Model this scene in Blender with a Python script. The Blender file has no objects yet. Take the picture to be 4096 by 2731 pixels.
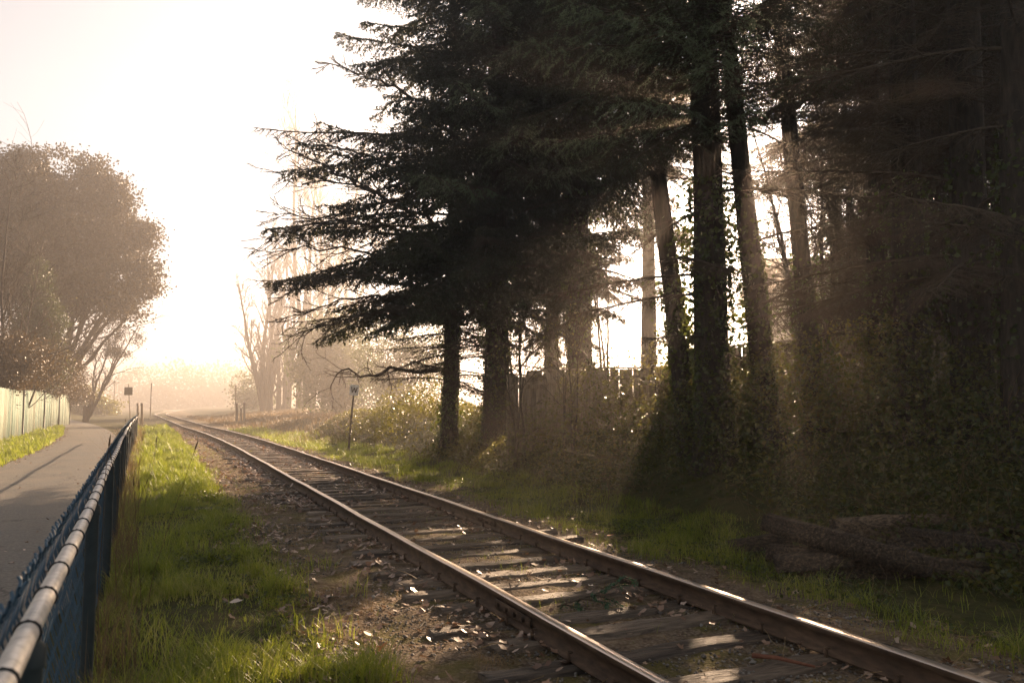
import bpy, math
import numpy as np
from mathutils import Vector, Matrix
R = math.radians
# ------------------------------------------------------------ camera, sky, sun, exposure
sc = bpy.context.scene
CAMZ = 1.6; YAW = R(23.8); PITCH = R(4.53); FPX = 28.0 / 36.0 * 4096
cam_d = bpy.data.cameras.new('camera'); cam = bpy.data.objects.new('camera', cam_d)
sc.collection.objects.link(cam); sc.camera = cam
cam.location = (0, 0, CAMZ); cam.rotation_euler = (math.pi / 2 + PITCH, 0, -YAW)
cam_d.lens = 28; cam_d.sensor_width = 36; cam_d.clip_start = 0.05; cam_d.clip_end = 3000
cam_d.dof.use_dof = True; cam_d.dof.focus_distance = 11.0; cam_d.dof.aperture_fstop = 4.0
SUN_AZ = R(41); SUN_EL = R(19.5)
w = bpy.data.worlds.new('World'); sc.world = w; w.use_nodes = True
nt = w.node_tree; nt.nodes.clear()
wo = nt.nodes.new('ShaderNodeOutputWorld'); bg = nt.nodes.new('ShaderNodeBackground')
sky = nt.nodes.new('ShaderNodeTexSky'); sky.sky_type = 'NISHITA'; sky.sun_disc = False
sky.sun_elevation = SUN_EL; sky.sun_rotation = SUN_AZ
sky.air_density = 1.0; sky.dust_density = 2.0; sky.ozone_density = 1.0
hs = nt.nodes.new('ShaderNodeHueSaturation'); hs.inputs['Saturation'].default_value = 0.12
nt.links.new(sky.outputs[0], hs.inputs['Color'])
tint = nt.nodes.new('ShaderNodeMix'); tint.data_type = 'RGBA'; tint.blend_type = 'MULTIPLY'; tint.inputs[0].default_value = 1
tint.inputs[7].default_value = (.86, .87, .90, 1); nt.links.new(hs.outputs[0], tint.inputs[6]); nt.links.new(tint.outputs[2], bg.inputs[0]); bg.inputs[1].default_value = 0.05
nt.links.new(bg.outputs[0], wo.inputs[0])
sd = bpy.data.lights.new('sun', 'SUN'); sd.energy = 5.0; sd.angle = R(0.6); sd.color = (1.0, 0.70, 0.45)
sun = bpy.data.objects.new('sun', sd); sc.collection.objects.link(sun)
SV = Vector((math.cos(SUN_EL) * math.sin(SUN_AZ), math.cos(SUN_EL) * math.cos(SUN_AZ), math.sin(SUN_EL)))
sun.rotation_euler = SV.to_track_quat('Z', 'Y').to_euler()
vs = sc.view_settings
vs.view_transform = 'Standard'; vs.look = 'None'; vs.gamma = 1; vs.use_curve_mapping = False; vs.exposure = 2.0
HAZE_DENSITY = 0.0034

# ------------------------------------------------------------ helpers
rng = np.random.default_rng(7)
cy, sy_, cp, sp_ = math.cos(YAW), math.sin(YAW), math.cos(PITCH), math.sin(PITCH)
def ray(px, py):
    x = (px - 2048) / FPX; u = (1365.5 - py) / FPX
    f = cp - u * sp_; z = sp_ + u * cp
    return np.array([f * sy_ + x * cy, f * cy - x * sy_, z])
def at(px, py, d):            # point at a horizontal depth d along the view
    r = ray(px, py); fwd = r[0] * sy_ + r[1] * cy
    return r / fwd * d + np.array([0, 0, CAMZ])
def onz(px, py, h=0.0):
    r = ray(px, py); return r * ((h - CAMZ) / r[2]) + np.array([0, 0, CAMZ])

def vnoise(x, y, z=None, seed=0):
    x = np.asarray(x, float); y = np.asarray(y, float); z = np.zeros_like(x) if z is None else np.asarray(z, float)
    xi, yi, zi = np.floor(x).astype(np.int64), np.floor(y).astype(np.int64), np.floor(z).astype(np.int64)
    fx, fy, fz = x - xi, y - yi, z - zi
    fx, fy, fz = [t * t * (3 - 2 * t) for t in (fx, fy, fz)]
    def h(a, b, c):
        n = (a * 374761393 + b * 668265263 + c * 2147483647 + seed * 974711) & 0xffffffff
        n = ((n ^ (n >> 13)) * 1274126177) & 0xffffffff
        n = ((n ^ (n >> 16)) * 2246822519) & 0xffffffff
        return (n ^ (n >> 15)) / 4294967295.0
    r = 0
    for a in (0, 1):
        for b in (0, 1):
            for c in (0, 1):
                r = r + h(xi + a, yi + b, zi + c) * (fx if a else 1 - fx) * (fy if b else 1 - fy) * (fz if c else 1 - fz)
    return r
def fbm(x, y, o=3, seed=0):
    s = 0; a = .5; x = np.asarray(x, float); y = np.asarray(y, float)
    for i in range(o): s = s + a * vnoise(x, y, seed=seed + i); x = x * 2.1; y = y * 2.1; a *= .5
    return s / (1 - .5 ** o)
def sstep(a, b, x):
    t = np.clip((np.asarray(x, float) - a) / (b - a), 0, 1); return t * t * (3 - 2 * t)

def toff(Y):                  # sideways drift of the railway with distance
    Y = np.asarray(Y, float)
    a = -.001 * (np.clip(Y, 25, 55) - 25) ** 2 - .03 * np.clip(Y - 55, 0, 70)
    return a + .004 * np.clip(Y - 125, 0, 400) ** 1.5
def poff(Y):                  # left edge of the path
    Y = np.asarray(Y, float); return -3.7 - .0016 * np.clip(Y - 22, 0, 60) ** 2 * .9
def gh(X, Y):                 # height of the ground
    X = np.asarray(X, float); Y = np.asarray(Y, float)
    b = .95 * sstep(5.9, 9.2, X + .5 * (fbm(X * .3, Y * .3, 2, 5) - .5) - .0 * Y) * (1 - .6 * sstep(34, 70, Y))
    b = b + .22 * sstep(7, 14, X)
    t = X - toff(Y)
    bed = .012 * sstep(1.1, 2.2, t) * (1 - sstep(4.3, 5.3, t))
    l = .9 * sstep(-8, -14, X)
    m = 1 - np.exp(-((np.maximum(0, np.abs(X + 2.1) - 1.6)) / .4) ** 2)
    n = (fbm(X * 1.3, Y * 1.3, 3, 9) - .5) * .07 * m
    g = .06 * np.exp(-((X - .5) / .6) ** 2)
    far = .35 * sstep(60, 120, Y) * sstep(12, 20, t)
    return b + bed + l + n + g + far

class MB:
    def __init__(s): s.v = []; s.f = []; s.a = []; s.n = 0
    def add(s, v, f, a=None):
        v = np.asarray(v, float).reshape(-1, 3); f = np.asarray(f, np.int64)
        if len(v) == 0 or len(f) == 0: return s
        s.v.append(v); s.f.append(f + s.n); s.n += len(v)
        s.a.append(np.full(len(f), rng.random()) if a is None else (np.full(len(f), float(a)) if np.isscalar(a) else np.asarray(a, float)))
        return s
    def box(s, c, size, rz=0, rx=0, ry=0, a=None, bev=0.0, jit=0.0):
        hx, hy, hz = [t / 2 for t in size]
        if bev <= 0:
            v = np.array([(x, y, z) for x in (-hx, hx) for y in (-hy, hy) for z in (-hz, hz)], float)
            f = [(0, 1, 3, 2), (4, 6, 7, 5), (0, 4, 5, 1), (2, 3, 7, 6), (0, 2, 6, 4), (1, 5, 7, 3)]
            fs = [np.array(f)]
        else:
            b = min(bev, hx * .9, hy * .9, hz * .9); v = []; idx = {}
            for i in (-1, 1):
                for j in (-1, 1):
                    for k in (-1, 1):
                        for ax in range(3):
                            p = [i * hx, j * hy, k * hz]
                            for q in range(3):
                                if q != ax: p[q] -= b * (i, j, k)[q]
                            idx[(i, j, k, ax)] = len(v); v.append(p)
            v = np.array(v, float); quads = []; tris = []
            for ax in range(3):
                o = [q for q in range(3) if q != ax]
                for sgn in (-1, 1):
                    q = []
                    for (m, n) in ((-1, -1), (1, -1), (1, 1), (-1, 1)):
                        k = [0, 0, 0]; k[ax] = sgn; k[o[0]] = m; k[o[1]] = n; q.append(idx[(k[0], k[1], k[2], ax)])
                    quads.append(q)
                for m in (-1, 1):
                    for n in (-1, 1):
                        k0 = [0, 0, 0]; k1 = [0, 0, 0]
                        k0[ax] = -1; k1[ax] = 1
                        k0[o[0]] = k1[o[0]] = m; k0[o[1]] = k1[o[1]] = n
                        quads.append([idx[(*k0, o[0])], idx[(*k1, o[0])], idx[(*k1, o[1])], idx[(*k0, o[1])]])
            for i in (-1, 1):
                for j in (-1, 1):
                    for k in (-1, 1): tris.append([idx[(i, j, k, 0)], idx[(i, j, k, 1)], idx[(i, j, k, 2)]])
            fs = [np.array(quads), np.array(tris)]
        if jit: v = v + rng.normal(0, jit, v.shape)
        M = np.array(Matrix.Rotation(rz, 3, 'Z') @ Matrix.Rotation(ry, 3, 'Y') @ Matrix.Rotation(rx, 3, 'X'))
        v = v @ M.T + np.array(c)
        aa = rng.random() if a is None else a
        s.add(v, fs[0], aa)
        for g in fs[1:]:
            s.f.append(np.asarray(g, np.int64) + s.n - len(v)); s.a.append(np.full(len(g), float(aa)))
        return s
    def tubes(s, P, Rr, sides=4, a=None, cap=False):
        v, f = tubes(P, Rr, sides, cap); 
        return s.add(v, f, a if a is None or np.isscalar(a) else np.repeat(a, len(f) // len(a)))
    def build(s, name, mat, parent=None, smooth=False):
        V = np.concatenate(s.v); me = bpy.data.meshes.new(name)
        loops = np.concatenate([f.ravel() for f in s.f]); cnt = np.concatenate([np.full(len(f), f.shape[1]) for f in s.f])
        me.vertices.add(len(V)); me.vertices.foreach_set('co', V.astype(np.float32).ravel())
        me.loops.add(len(loops)); me.loops.foreach_set('vertex_index', loops.astype(np.int32))
        me.polygons.add(len(cnt)); st = np.zeros(len(cnt), np.int32); st[1:] = np.cumsum(cnt)[:-1]
        me.polygons.foreach_set('loop_start', st)
        me.polygons.foreach_set('loop_total', cnt.astype(np.int32))
        at_ = me.attributes.new('var', 'FLOAT', 'FACE'); at_.data.foreach_set('value', np.concatenate(s.a).astype(np.float32))
        me.update(calc_edges=True)
        if smooth: me.polygons.foreach_set('use_smooth', np.ones(len(cnt), bool))
        me.materials.append(mat)
        o = bpy.data.objects.new(name, me); sc.collection.objects.link(o)
        if parent is not None: o.parent = parent
        return o
def tubes(P, Rr, sides=4, cap=False):
    P = np.asarray(P, float); Rr = np.asarray(Rr, float)
    if P.ndim == 2: P = P[None]; Rr = Rr[None]
    B, n, _ = P.shape
    T = np.gradient(P, axis=1); T /= np.linalg.norm(T, axis=2, keepdims=True) + 1e-9
    up = np.where(np.abs(T[:, :1, 2:3]) > .8, np.array([1., .1, 0]), np.array([.05, 0, 1.]))
    U = np.cross(T, up); U /= np.linalg.norm(U, axis=2, keepdims=True) + 1e-9
    W = np.cross(T, U)
    ang = np.arange(sides) / sides * 2 * np.pi
    V = P[:, :, None] + Rr[:, :, None, None] * (U[:, :, None] * np.cos(ang)[None, None, :, None] + W[:, :, None] * np.sin(ang)[None, None, :, None])
    i = np.arange(n - 1)[:, None]; j = np.arange(sides)[None]
    f = np.stack([i * sides + j, i * sides + (j + 1) % sides, (i + 1) * sides + (j + 1) % sides, (i + 1) * sides + j], -1).reshape(-1, 4)
    F = (f[None] + (np.arange(B) * n * sides)[:, None, None]).reshape(-1, 4)
    if cap:
        V = V.reshape(-1, 3); c = []
        # close the ends with a fan of thin quads through the centre line
        for b in range(B):
            for e, q in ((0, 0), (n - 1, 1)):
                base = b * n * sides + e * sides; ci = len(V); V = np.vstack([V, P[b, e]])
                for k in range(0, sides, 2): c.append((base + k, base + (k + 1) % sides, base + (k + 2) % sides, ci))
        F = np.vstack([F, np.array(c)])
        return V, F
    return V.reshape(-1, 3), F
def rmat(ax, a):
    return np.array(Matrix.Rotation(a, 3, ax))
def grow(P, Rr, k, lr, ang, n=5, wob=.25, up=0.0, t0=.15, t1=1.0, rr=.55, taper=.6, absl=None, end=.3):
    B, m, _ = P.shape
    L0 = np.linalg.norm(np.diff(P, axis=1), axis=2).sum(1)
    bi = np.repeat(np.arange(B), k); t = rng.uniform(t0, t1, B * k)
    u = t * (m - 1); i = np.clip(u.astype(int), 0, m - 2); fr = (u - i)[:, None]
    o = P[bi, i] * (1 - fr) + P[bi, i + 1] * fr
    T = P[bi, i + 1] - P[bi, i]; T /= np.linalg.norm(T, axis=1, keepdims=True) + 1e-9
    q = rng.normal(size=T.shape); q -= (q * T).sum(1, keepdims=True) * T; q /= np.linalg.norm(q, axis=1, keepdims=True) + 1e-9
    a = rng.uniform(ang[0], ang[1], len(t))[:, None]
    d = T * np.cos(a) + q * np.sin(a)
    L = (L0[bi] if absl is None else absl) * rng.uniform(lr[0], lr[1], len(t)) * (1 - taper * t)
    r0 = (Rr[bi, i] * (1 - fr[:, 0]) + Rr[bi, i + 1] * fr[:, 0]) * rr
    return walk(o, d, L, r0, n, wob, up, end)
def walk(o, d, L, r0, n=5, wob=.25, up=0.0, end=.3):
    pts = [o]; st = (L / (n - 1))[:, None]
    for s in range(n - 1):
        d = d + rng.normal(0, wob, d.shape) + np.array([0, 0, up]); d /= np.linalg.norm(d, axis=1, keepdims=True) + 1e-9
        pts.append(pts[-1] + d * st)
    RR = r0[:, None] * np.linspace(1, end, n)[None]
    return np.stack(pts, 1), RR
def leaf_quads(C, size, flat=0.0, asp=.6, fold=.25, nb=None):
    N = len(C); n = rng.normal(size=(N, 3))
    if nb is not None: n = n * (1 - flat) + np.asarray(nb) * flat * 2.2
    n /= np.linalg.norm(n, axis=1, keepdims=True)
    d = rng.normal(size=(N, 3)); d -= (d * n).sum(1, keepdims=True) * n; d /= np.linalg.norm(d, axis=1, keepdims=True)
    b = np.cross(n, d); s = (np.asarray(size) * rng.uniform(.6, 1.3, N))[:, None]
    V = np.stack([C - d * s * .5, C + b * s * asp * .5 + n * s * fold * .5, C + d * s * .5, C - b * s * asp * .5 + n * s * fold * .5], 1)
    return V.reshape(-1, 3), np.arange(N * 4).reshape(-1, 4)

# ------------------------------------------------------------ materials
def newmat(name):
    m = bpy.data.materials.new(name); m.use_nodes = True; t = m.node_tree; t.nodes.clear()
    return m, t, t.nodes.new('ShaderNodeOutputMaterial')
def ramp(t, fac, cols, pos=None):
    r = t.nodes.new('ShaderNodeValToRGB'); e = r.color_ramp.elements
    pos = pos or [i / (len(cols) - 1) for i in range(len(cols))]
    while len(e) < len(cols): e.new(.5)
    for i, c in enumerate(cols): e[i].position = pos[i]; e[i].color = (*c, 1)
    t.links.new(fac, r.inputs[0]); return r.outputs[0]
def noise(t, scale, detail=4, vec=None, rough=.6, stretch=None):
    n = t.nodes.new('ShaderNodeTexNoise'); n.inputs['Scale'].default_value = scale; n.inputs['Detail'].default_value = detail
    n.inputs['Roughness'].default_value = rough
    g = t.nodes.new('ShaderNodeNewGeometry').outputs['Position'] if vec is None else vec
    if stretch:
        mp = t.nodes.new('ShaderNodeMapping'); mp.inputs['Scale'].default_value = stretch; t.links.new(g, mp.inputs[0]); g = mp.outputs[0]
    t.links.new(g, n.inputs['Vector']); return n.outputs[0]
def mix(t, fac, a, b):
    m = t.nodes.new('ShaderNodeMix'); m.data_type = 'RGBA'
    for s, v in ((0, fac), (6, a), (7, b)):
        if isinstance(v, (int, float)): m.inputs[s].default_value = v
        elif isinstance(v, tuple): m.inputs[s].default_value = (*v, 1)
        else: t.links.new(v, m.inputs[s])
    return m.outputs[2]
def math_(t, op, a, b=0.0, c=None):
    m = t.nodes.new('ShaderNodeMath'); m.operation = op
    for i, v in enumerate((a, b) if c is None else (a, b, c)):
        if isinstance(v, (int, float)): m.inputs[i].default_value = v
        else: t.links.new(v, m.inputs[i])
    return m.outputs[0]
def bumpn(t, h, strength, dist=.02):
    b = t.nodes.new('ShaderNodeBump'); b.inputs['Strength'].default_value = strength; b.inputs['Distance'].default_value = dist
    t.links.new(h, b.inputs['Height']); return b.outputs[0]
def principled(t, out, col, rough=.8, metal=0, nrm=None, spec=.3):
    p = t.nodes.new('ShaderNodeBsdfPrincipled')
    if isinstance(col, tuple): p.inputs['Base Color'].default_value = (*col, 1)
    else: t.links.new(col, p.inputs['Base Color'])
    if isinstance(rough, (int, float)): p.inputs['Roughness'].default_value = rough
    else: t.links.new(rough, p.inputs['Roughness'])
    p.inputs['Metallic'].default_value = metal; p.inputs['Specular IOR Level'].default_value = spec
    if nrm is not None: t.links.new(nrm, p.inputs['Normal'])
    t.links.new(p.outputs[0], out.inputs[0]); return p
def plain(name, cols, scale=8, rough=.8, bump=.3, dist=.01, metal=0, spec=.3, stretch=None, detail=6, attr=.0):
    m, t, o = newmat(name); h = noise(t, scale, detail, stretch=stretch)
    f = h
    if attr:
        a = t.nodes.new('ShaderNodeAttribute'); a.attribute_name = 'var'
        f = math_(t, 'MULTIPLY_ADD', math_(t, 'SUBTRACT', a.outputs['Fac'], .5), attr, h)
    c = ramp(t, f, cols, [.28 + .44 * i / (len(cols) - 1) for i in range(len(cols))])
    principled(t, o, c, rough, metal, bumpn(t, h, bump, dist) if bump else None, spec); return m
def leafmat(name, cols, trans=.5, tcol=None, rough=.5, spec=.35):
    m, t, o = newmat(name)
    a = t.nodes.new('ShaderNodeAttribute'); a.attribute_name = 'var'
    c = ramp(t, a.outputs['Fac'], cols)
    p = principled(t, o, c, rough, 0, None, spec)
    tr = t.nodes.new('ShaderNodeBsdfTranslucent')
    g = mix(t, .55, c, tcol or (.25, .3, .03)); t.links.new(g, tr.inputs[0])
    ms = t.nodes.new('ShaderNodeMixShader'); ms.inputs[0].default_value = trans
    t.links.new(p.outputs[0], ms.inputs[1]); t.links.new(tr.outputs[0], ms.inputs[2]); t.links.new(ms.outputs[0], o.inputs[0])
    return m
M = {}
M['bark'] = plain('bark', [(.012, .009, .006), (.035, .026, .018), (.075, .056, .04)], 6, .9, .9, .04, stretch=(3, 3, .6))
M['twig'] = plain('twig', [(.05, .035, .022), (.09, .065, .04)], 10, .85, .2)
M['needles'] = leafmat('needles', [(.013, .016, .005), (.022, .027, .009), (.034, .040, .014), (.17, .22, .12)], .2, (.10, .09, .02))  # lightest tone paints sky light onto the near boughs
M['cedar'] = leafmat('cedar', [(.03, .05, .015), (.06, .08, .03)], .3)
M['ivy'] = leafmat('ivy', [(.012, .026, .008), (.024, .045, .012), (.055, .075, .018)], .35, (.30, .34, .03), .35, .5)
M['bramble'] = leafmat('bramble', [(.013, .022, .008), (.032, .042, .012), (.085, .085, .02), (.12, .07, .02)], .45, (.40, .36, .05), .4, .5)
M['broadleaf'] = leafmat('broadleaf', [(.02, .02, .008), (.04, .034, .012), (.07, .05, .016)], .22, (.14, .09, .02))
M['thicket'] = leafmat('thicket', [(.02, .022, .010), (.05, .038, .018), (.09, .06, .03), (.13, .08, .04)], .25, (.16, .10, .03))
M['darkgreen'] = leafmat('dark evergreen', [(.012, .026, .006), (.028, .046, .009), (.06, .08, .014)], .22, (.14, .17, .02))
M['grass'] = leafmat('grass', [(.055, .085, .012), (.15, .19, .02), (.29, .29, .05), (.42, .34, .15)], .5, (.42, .50, .04), .4, .4)
M['straw'] = leafmat('straw', [(.06, .04, .02), (.16, .105, .05), (.30, .21, .10)], .35, (.3, .2, .08))
M['litter'] = leafmat('litter', [(.07, .03, .015), (.16, .085, .05), (.28, .18, .12), (.44, .33, .26)], .15, (.5, .25, .1), .38, .6)
M['rust'] = plain('rusted steel', [(.03, .018, .011), (.07, .042, .025), (.12, .075, .045)], 25, .8, .4, .004, stretch=(1, .3, 1))
M['head'] = plain('worn steel', [(.48, .40, .33), (.66, .57, .49)], 40, .30, .1, .002, metal=.7, stretch=(3, .05, 1))
M['sleeper'] = plain('weathered sleeper', [(.026, .018, .012), (.10, .072, .048), (.22, .165, .115)], 9, .62, 1.0, .02, stretch=(.5, 7, 5), attr=.25, spec=.5)
M['oldwood'] = plain('rotten timber', [(.012, .009, .006), (.07, .05, .034), (.24, .175, .115)], 8, .85, 1.0, .05, stretch=(.7, 6, 6), attr=.2)
M['greyboard'] = plain('grey fence board', [(.10, .08, .055), (.22, .18, .13), (.32, .26, .19)], 5, .9, .6, .01, stretch=(8, 8, .5), attr=.3)
M['greenboard'] = plain('flaking green paint on boards', [(.05, .12, .09), (.15, .23, .18), (.30, .36, .28), (.24, .19, .13)], 3.2, .8, .4, .01, stretch=(10, 10, .35), attr=.35, detail=8)
M['galv'] = plain('galvanised pipe', [(.26, .25, .23), (.50, .48, .45), (.66, .64, .60)], 26, .45, .5, .002, metal=.3, spec=.5, detail=10)
M['vinyl'] = plain('dark blue coated wire', [(.022, .06, .10), (.05, .115, .18)], 20, .45, 0, spec=.5)
M['black'] = plain('black wire', [(.01, .01, .012), (.02, .02, .02)], 20, .5, 0)
M['post'] = plain('dark green fence post', [(.015, .025, .028), (.03, .045, .05)], 12, .55, .1)
M['postwood'] = plain('wooden bollard', [(.16, .12, .08), (.30, .24, .17)], 8, .85, .5, stretch=(4, 4, .6))
M['signwhite'] = plain('dirty white enamel', [(.66, .64, .62), (.80, .78, .76)], 14, .5, .05)
M['signback'] = plain('brown sign panel', [(.12, .09, .06), (.18, .13, .09)], 10, .6, .05)
M['paintblack'] = plain('black paint', [(.008, .008, .008), (.02, .018, .016)], 10, .5, 0)
M['wall'] = plain('pale render', [(.45, .42, .34), (.56, .52, .43)], 4, .9, .1)
M['roof'] = plain('roof shingles', [(.08, .07, .06), (.14, .12, .10)], 6, .9, .5)
M['glass'] = plain('window glass', [(.03, .03, .03), (.05, .05, .05)], 4, .1, 0, spec=.8)
# asphalt
m, t, o = newmat('asphalt')
n1 = noise(t, 140, 3); n2 = noise(t, .8, 5); n3 = noise(t, 14, 6)
n1b = noise(t, 28, 5)
c = ramp(t, math_(t, 'ADD', math_(t, 'MULTIPLY', n1, .5), math_(t, 'MULTIPLY', n1b, .5)), [(.022, .021, .019), (.085, .08, .07), (.22, .20, .17)], [.36, .5, .64])
c = mix(t, math_(t, 'MULTIPLY', ramp(t, n2, [(0, 0, 0), (1, 1, 1)], [.4, .7]), .5), c, (.15, .12, .085))
c = mix(t, ramp(t, n3, [(0, 0, 0), (1, 1, 1)], [.60, .70]), c, (.045, .035, .025))
vo = t.nodes.new('ShaderNodeTexVoronoi'); vo.feature = 'DISTANCE_TO_EDGE'; vo.inputs['Scale'].default_value = .45; vo.inputs['Randomness'].default_value = 1
wv = t.nodes.new('ShaderNodeVectorMath'); wv.operation = 'MULTIPLY_ADD'; nc = t.nodes.new('ShaderNodeTexNoise'); nc.inputs['Scale'].default_value = 2.5; nc.inputs['Detail'].default_value = 6
gq = t.nodes.new('ShaderNodeNewGeometry').outputs['Position']; t.links.new(gq, nc.inputs['Vector']); t.links.new(nc.outputs['Color'], wv.inputs[0]); wv.inputs[1].default_value = (.7, .7, .7); t.links.new(gq, wv.inputs[2]); t.links.new(wv.outputs[0], vo.inputs['Vector'])
c = mix(t, math_(t, 'MULTIPLY', math_(t, 'LESS_THAN', vo.outputs['Distance'], .006), .8), c, (.02, .017, .013))
principled(t, o, c, .72, 0, bumpn(t, n1, .5, .006), .45); M['asphalt'] = m
# ground: brown soil with gravel, moss, grassy soil outside the track bed
m, t, o = newmat('soil')
gp = t.nodes.new('ShaderNodeNewGeometry').outputs['Position']
sx = t.nodes.new('ShaderNodeSeparateXYZ'); t.links.new(gp, sx.inputs[0])
n1 = noise(t, 60, 4); n2 = noise(t, 6, 6); n3 = noise(t, 1.1, 4); n4 = noise(t, 2.3, 5)
soil = ramp(t, n2, [(.08, .055, .034), (.21, .15, .092), (.38, .285, .19)], [.3, .5, .72])
vo = t.nodes.new('ShaderNodeTexVoronoi'); vo.inputs['Scale'].default_value = 38; t.links.new(gp, vo.inputs['Vector'])
stone = ramp(t, vo.outputs['Distance'], [(.30, .26, .21), (.13, .10, .075), (.03, .02, .014)], [0, .45, .8])
c = mix(t, ramp(t, n3, [(.15,) * 3, (.8,) * 3], [.36, .56]), soil, stone)
c = mix(t, math_(t, 'MULTIPLY', ramp(t, n4, [(0, 0, 0), (1, 1, 1)], [.5, .62]), .75), c, (.115, .10, .025))
g1 = math_(t, 'GREATER_THAN', sx.outputs[0], 5.0)
gl = ramp(t, n2, [(.025, .03, .010), (.06, .06, .02), (.10, .08, .035)], [.3, .5, .7])
edge = math_(t, 'ADD', sx.outputs[0], math_(t, 'MULTIPLY', math_(t, 'SUBTRACT', n4, .5), 1.6))
lf = math_(t, 'LESS_THAN', edge, .95); rt = math_(t, 'GREATER_THAN', edge, 5.2)
c = mix(t, math_(t, 'MAXIMUM', lf, rt), c, gl)
hh = math_(t, 'ADD', math_(t, 'MULTIPLY', n1, .6), math_(t, 'SUBTRACT', n2, math_(t, 'MULTIPLY', vo.outputs['Distance'], .5)))
principled(t, o, c, .95, 0, bumpn(t, hh, 1.0, .03), .12); M['soil'] = m
del m, t, o

def tag(o, label, cat, group=None):
    o['label'] = label; o['category'] = cat
    if group: o['group'] = group
    return o
def empty(name, loc, rz=0):
    o = bpy.data.objects.new(name, None); sc.collection.objects.link(o); o.location = loc; o.rotation_euler = (0, 0, rz); o.empty_display_size = .3
    return o
def P3(x, y, dz=0.0): return np.array([x, y, float(gh(x, y)) + dz])

# ------------------------------------------------------------ ground and path
def axis(dense, step, far, k=1.14):
    a = list(np.arange(dense[0], dense[1], step)); s = step
    x = a[-1]
    while x < far[1]: s *= k; x += s; a.append(x)
    s = step; x = a[0]; pre = []
    while x > far[0]: s *= k; x -= s; pre.append(x)
    return np.array(pre[::-1] + a)
gx = axis((-6, 12), .12, (-900, 900)); gy = axis((-1, 45), .16, (-60, 1500))
XX, YY = np.meshgrid(gx, gy); ZZ = gh(XX, YY)
nb = (np.abs(XX - 3) < 9) & (YY < 30)
ZZ = ZZ + np.where(nb & (XX > .2), (vnoise(XX * 7, YY * 7, seed=3) - .5) * .02, 0) - np.where((XX < -.5) & (XX > poff(YY)), .02, 0)
nx, ny = len(gx), len(gy)
i = np.arange(ny - 1)[:, None]; j = np.arange(nx - 1)[None]
F = np.stack([i * nx + j, i * nx + j + 1, (i + 1) * nx + j + 1, (i + 1) * nx + j], -1).reshape(-1, 4)
g = MB().add(np.stack([XX, YY, ZZ], -1), F, 0.5).build('ground', M['soil'], smooth=True); g['kind'] = 'structure'
ys = np.concatenate([np.arange(-6, 60, .5), np.arange(60, 130, 2)]); us = np.linspace(0, 1, 9)
YY, UU = np.meshgrid(ys, us, indexing='ij')
LX = poff(YY) + .1 * (fbm(YY * .8, YY * 0, 2, 2) - .5); RX = -.50 - .022 * YY - .0012 * np.clip(YY - 25, 0, 90) ** 2 + .12 * (fbm(YY * 1.2, YY * 0, 2, 4) - .5)
XX = LX + (RX - LX) * UU; ZZ = .012 + .03 * (1 - (2 * UU - 1) ** 2)
nx, ny = 9, len(ys); i = np.arange(ny - 1)[:, None]; j = np.arange(nx - 1)[None]
F = np.stack([i * nx + j, i * nx + j + 1, (i + 1) * nx + j + 1, (i + 1) * nx + j], -1).reshape(-1, 4)
g = MB().add(np.stack([XX, YY, ZZ], -1), F, .5).build('path', M['asphalt'], smooth=True); g['kind'] = 'structure'

# ------------------------------------------------------------ railway
XL, XR = 2.39, 3.895; HEAD = .20
trk = tag(empty('railway_track', (3.14, 0, 0)), 'single railway track with rusty rails on old wooden sleepers curving into the mist', 'railway track')
def local(o, parent): o.matrix_parent_inverse = Matrix.Translation(-Vector(parent.location)) if parent.rotation_euler.z == 0 else parent.matrix_basis.inverted(); return o
def child(mb, name, mat, parent, smooth=False):
    o = mb.build(name, mat, parent, smooth)
    Mi = (Matrix.Translation(Vector(parent.location)) @ Matrix.Rotation(parent.rotation_euler.z, 4, 'Z')).inverted()
    if parent.parent is not None: Mi = Matrix.Translation(-Vector(parent.location)) @ (Matrix.Translation(-Vector(parent.parent.location)))
    o.data.transform(Mi); return o
prof = [(-.036, 0), (.036, 0), (.037, -.012), (.036, -.036), (.012, -.046), (.009, -.115), (.03, -.128), (.07, -.140), (.07, -.150), (-.07, -.150), (-.07, -.140), (-.03, -.128), (-.009, -.115), (-.012, -.046), (-.036, -.036), (-.037, -.012)]
prof = [(-.030, .0), (.030, 0), (.036, -.006)] + prof[2:-1] + [(-.037, -.012), (-.036, -.006)]
ys = np.concatenate([np.arange(-3, 60, .6), np.arange(60, 260, 2.5)])
for X0, nm in ((XL, 'left'), (XR, 'right')):
    pr = np.array(prof); n = len(pr)
    wob = .004 * np.sin(ys * .9 + X0) + .003 * np.sin(ys * 2.3)
    V = np.stack([np.broadcast_to(X0 + toff(ys)[:, None] + pr[None, :, 0], (len(ys), n)) + wob[:, None], np.broadcast_to(ys[:, None], (len(ys), n)), np.broadcast_to(HEAD + pr[None, :, 1], (len(ys), n)) + .5 * wob[:, None]], -1)
    i = np.arange(len(ys) - 1)[:, None]; j = np.arange(n)[None]
    F = np.stack([i * n + j, i * n + (j + 1) % n, (i + 1) * n + (j + 1) % n, (i + 1) * n + j], -1).reshape(-1, 4)
    top = np.tile(np.array([k in (0, n - 1) or k == 1 for k in range(n)]), len(ys) - 1)
    o = child(MB().add(V, F, .5), 'rail', M['rust'], trk)
    o.data.materials.append(M['head'])
    mi = np.where(top, 1, 0).astype(np.int32); o.data.polygons.foreach_set('material_index', mi)
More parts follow.
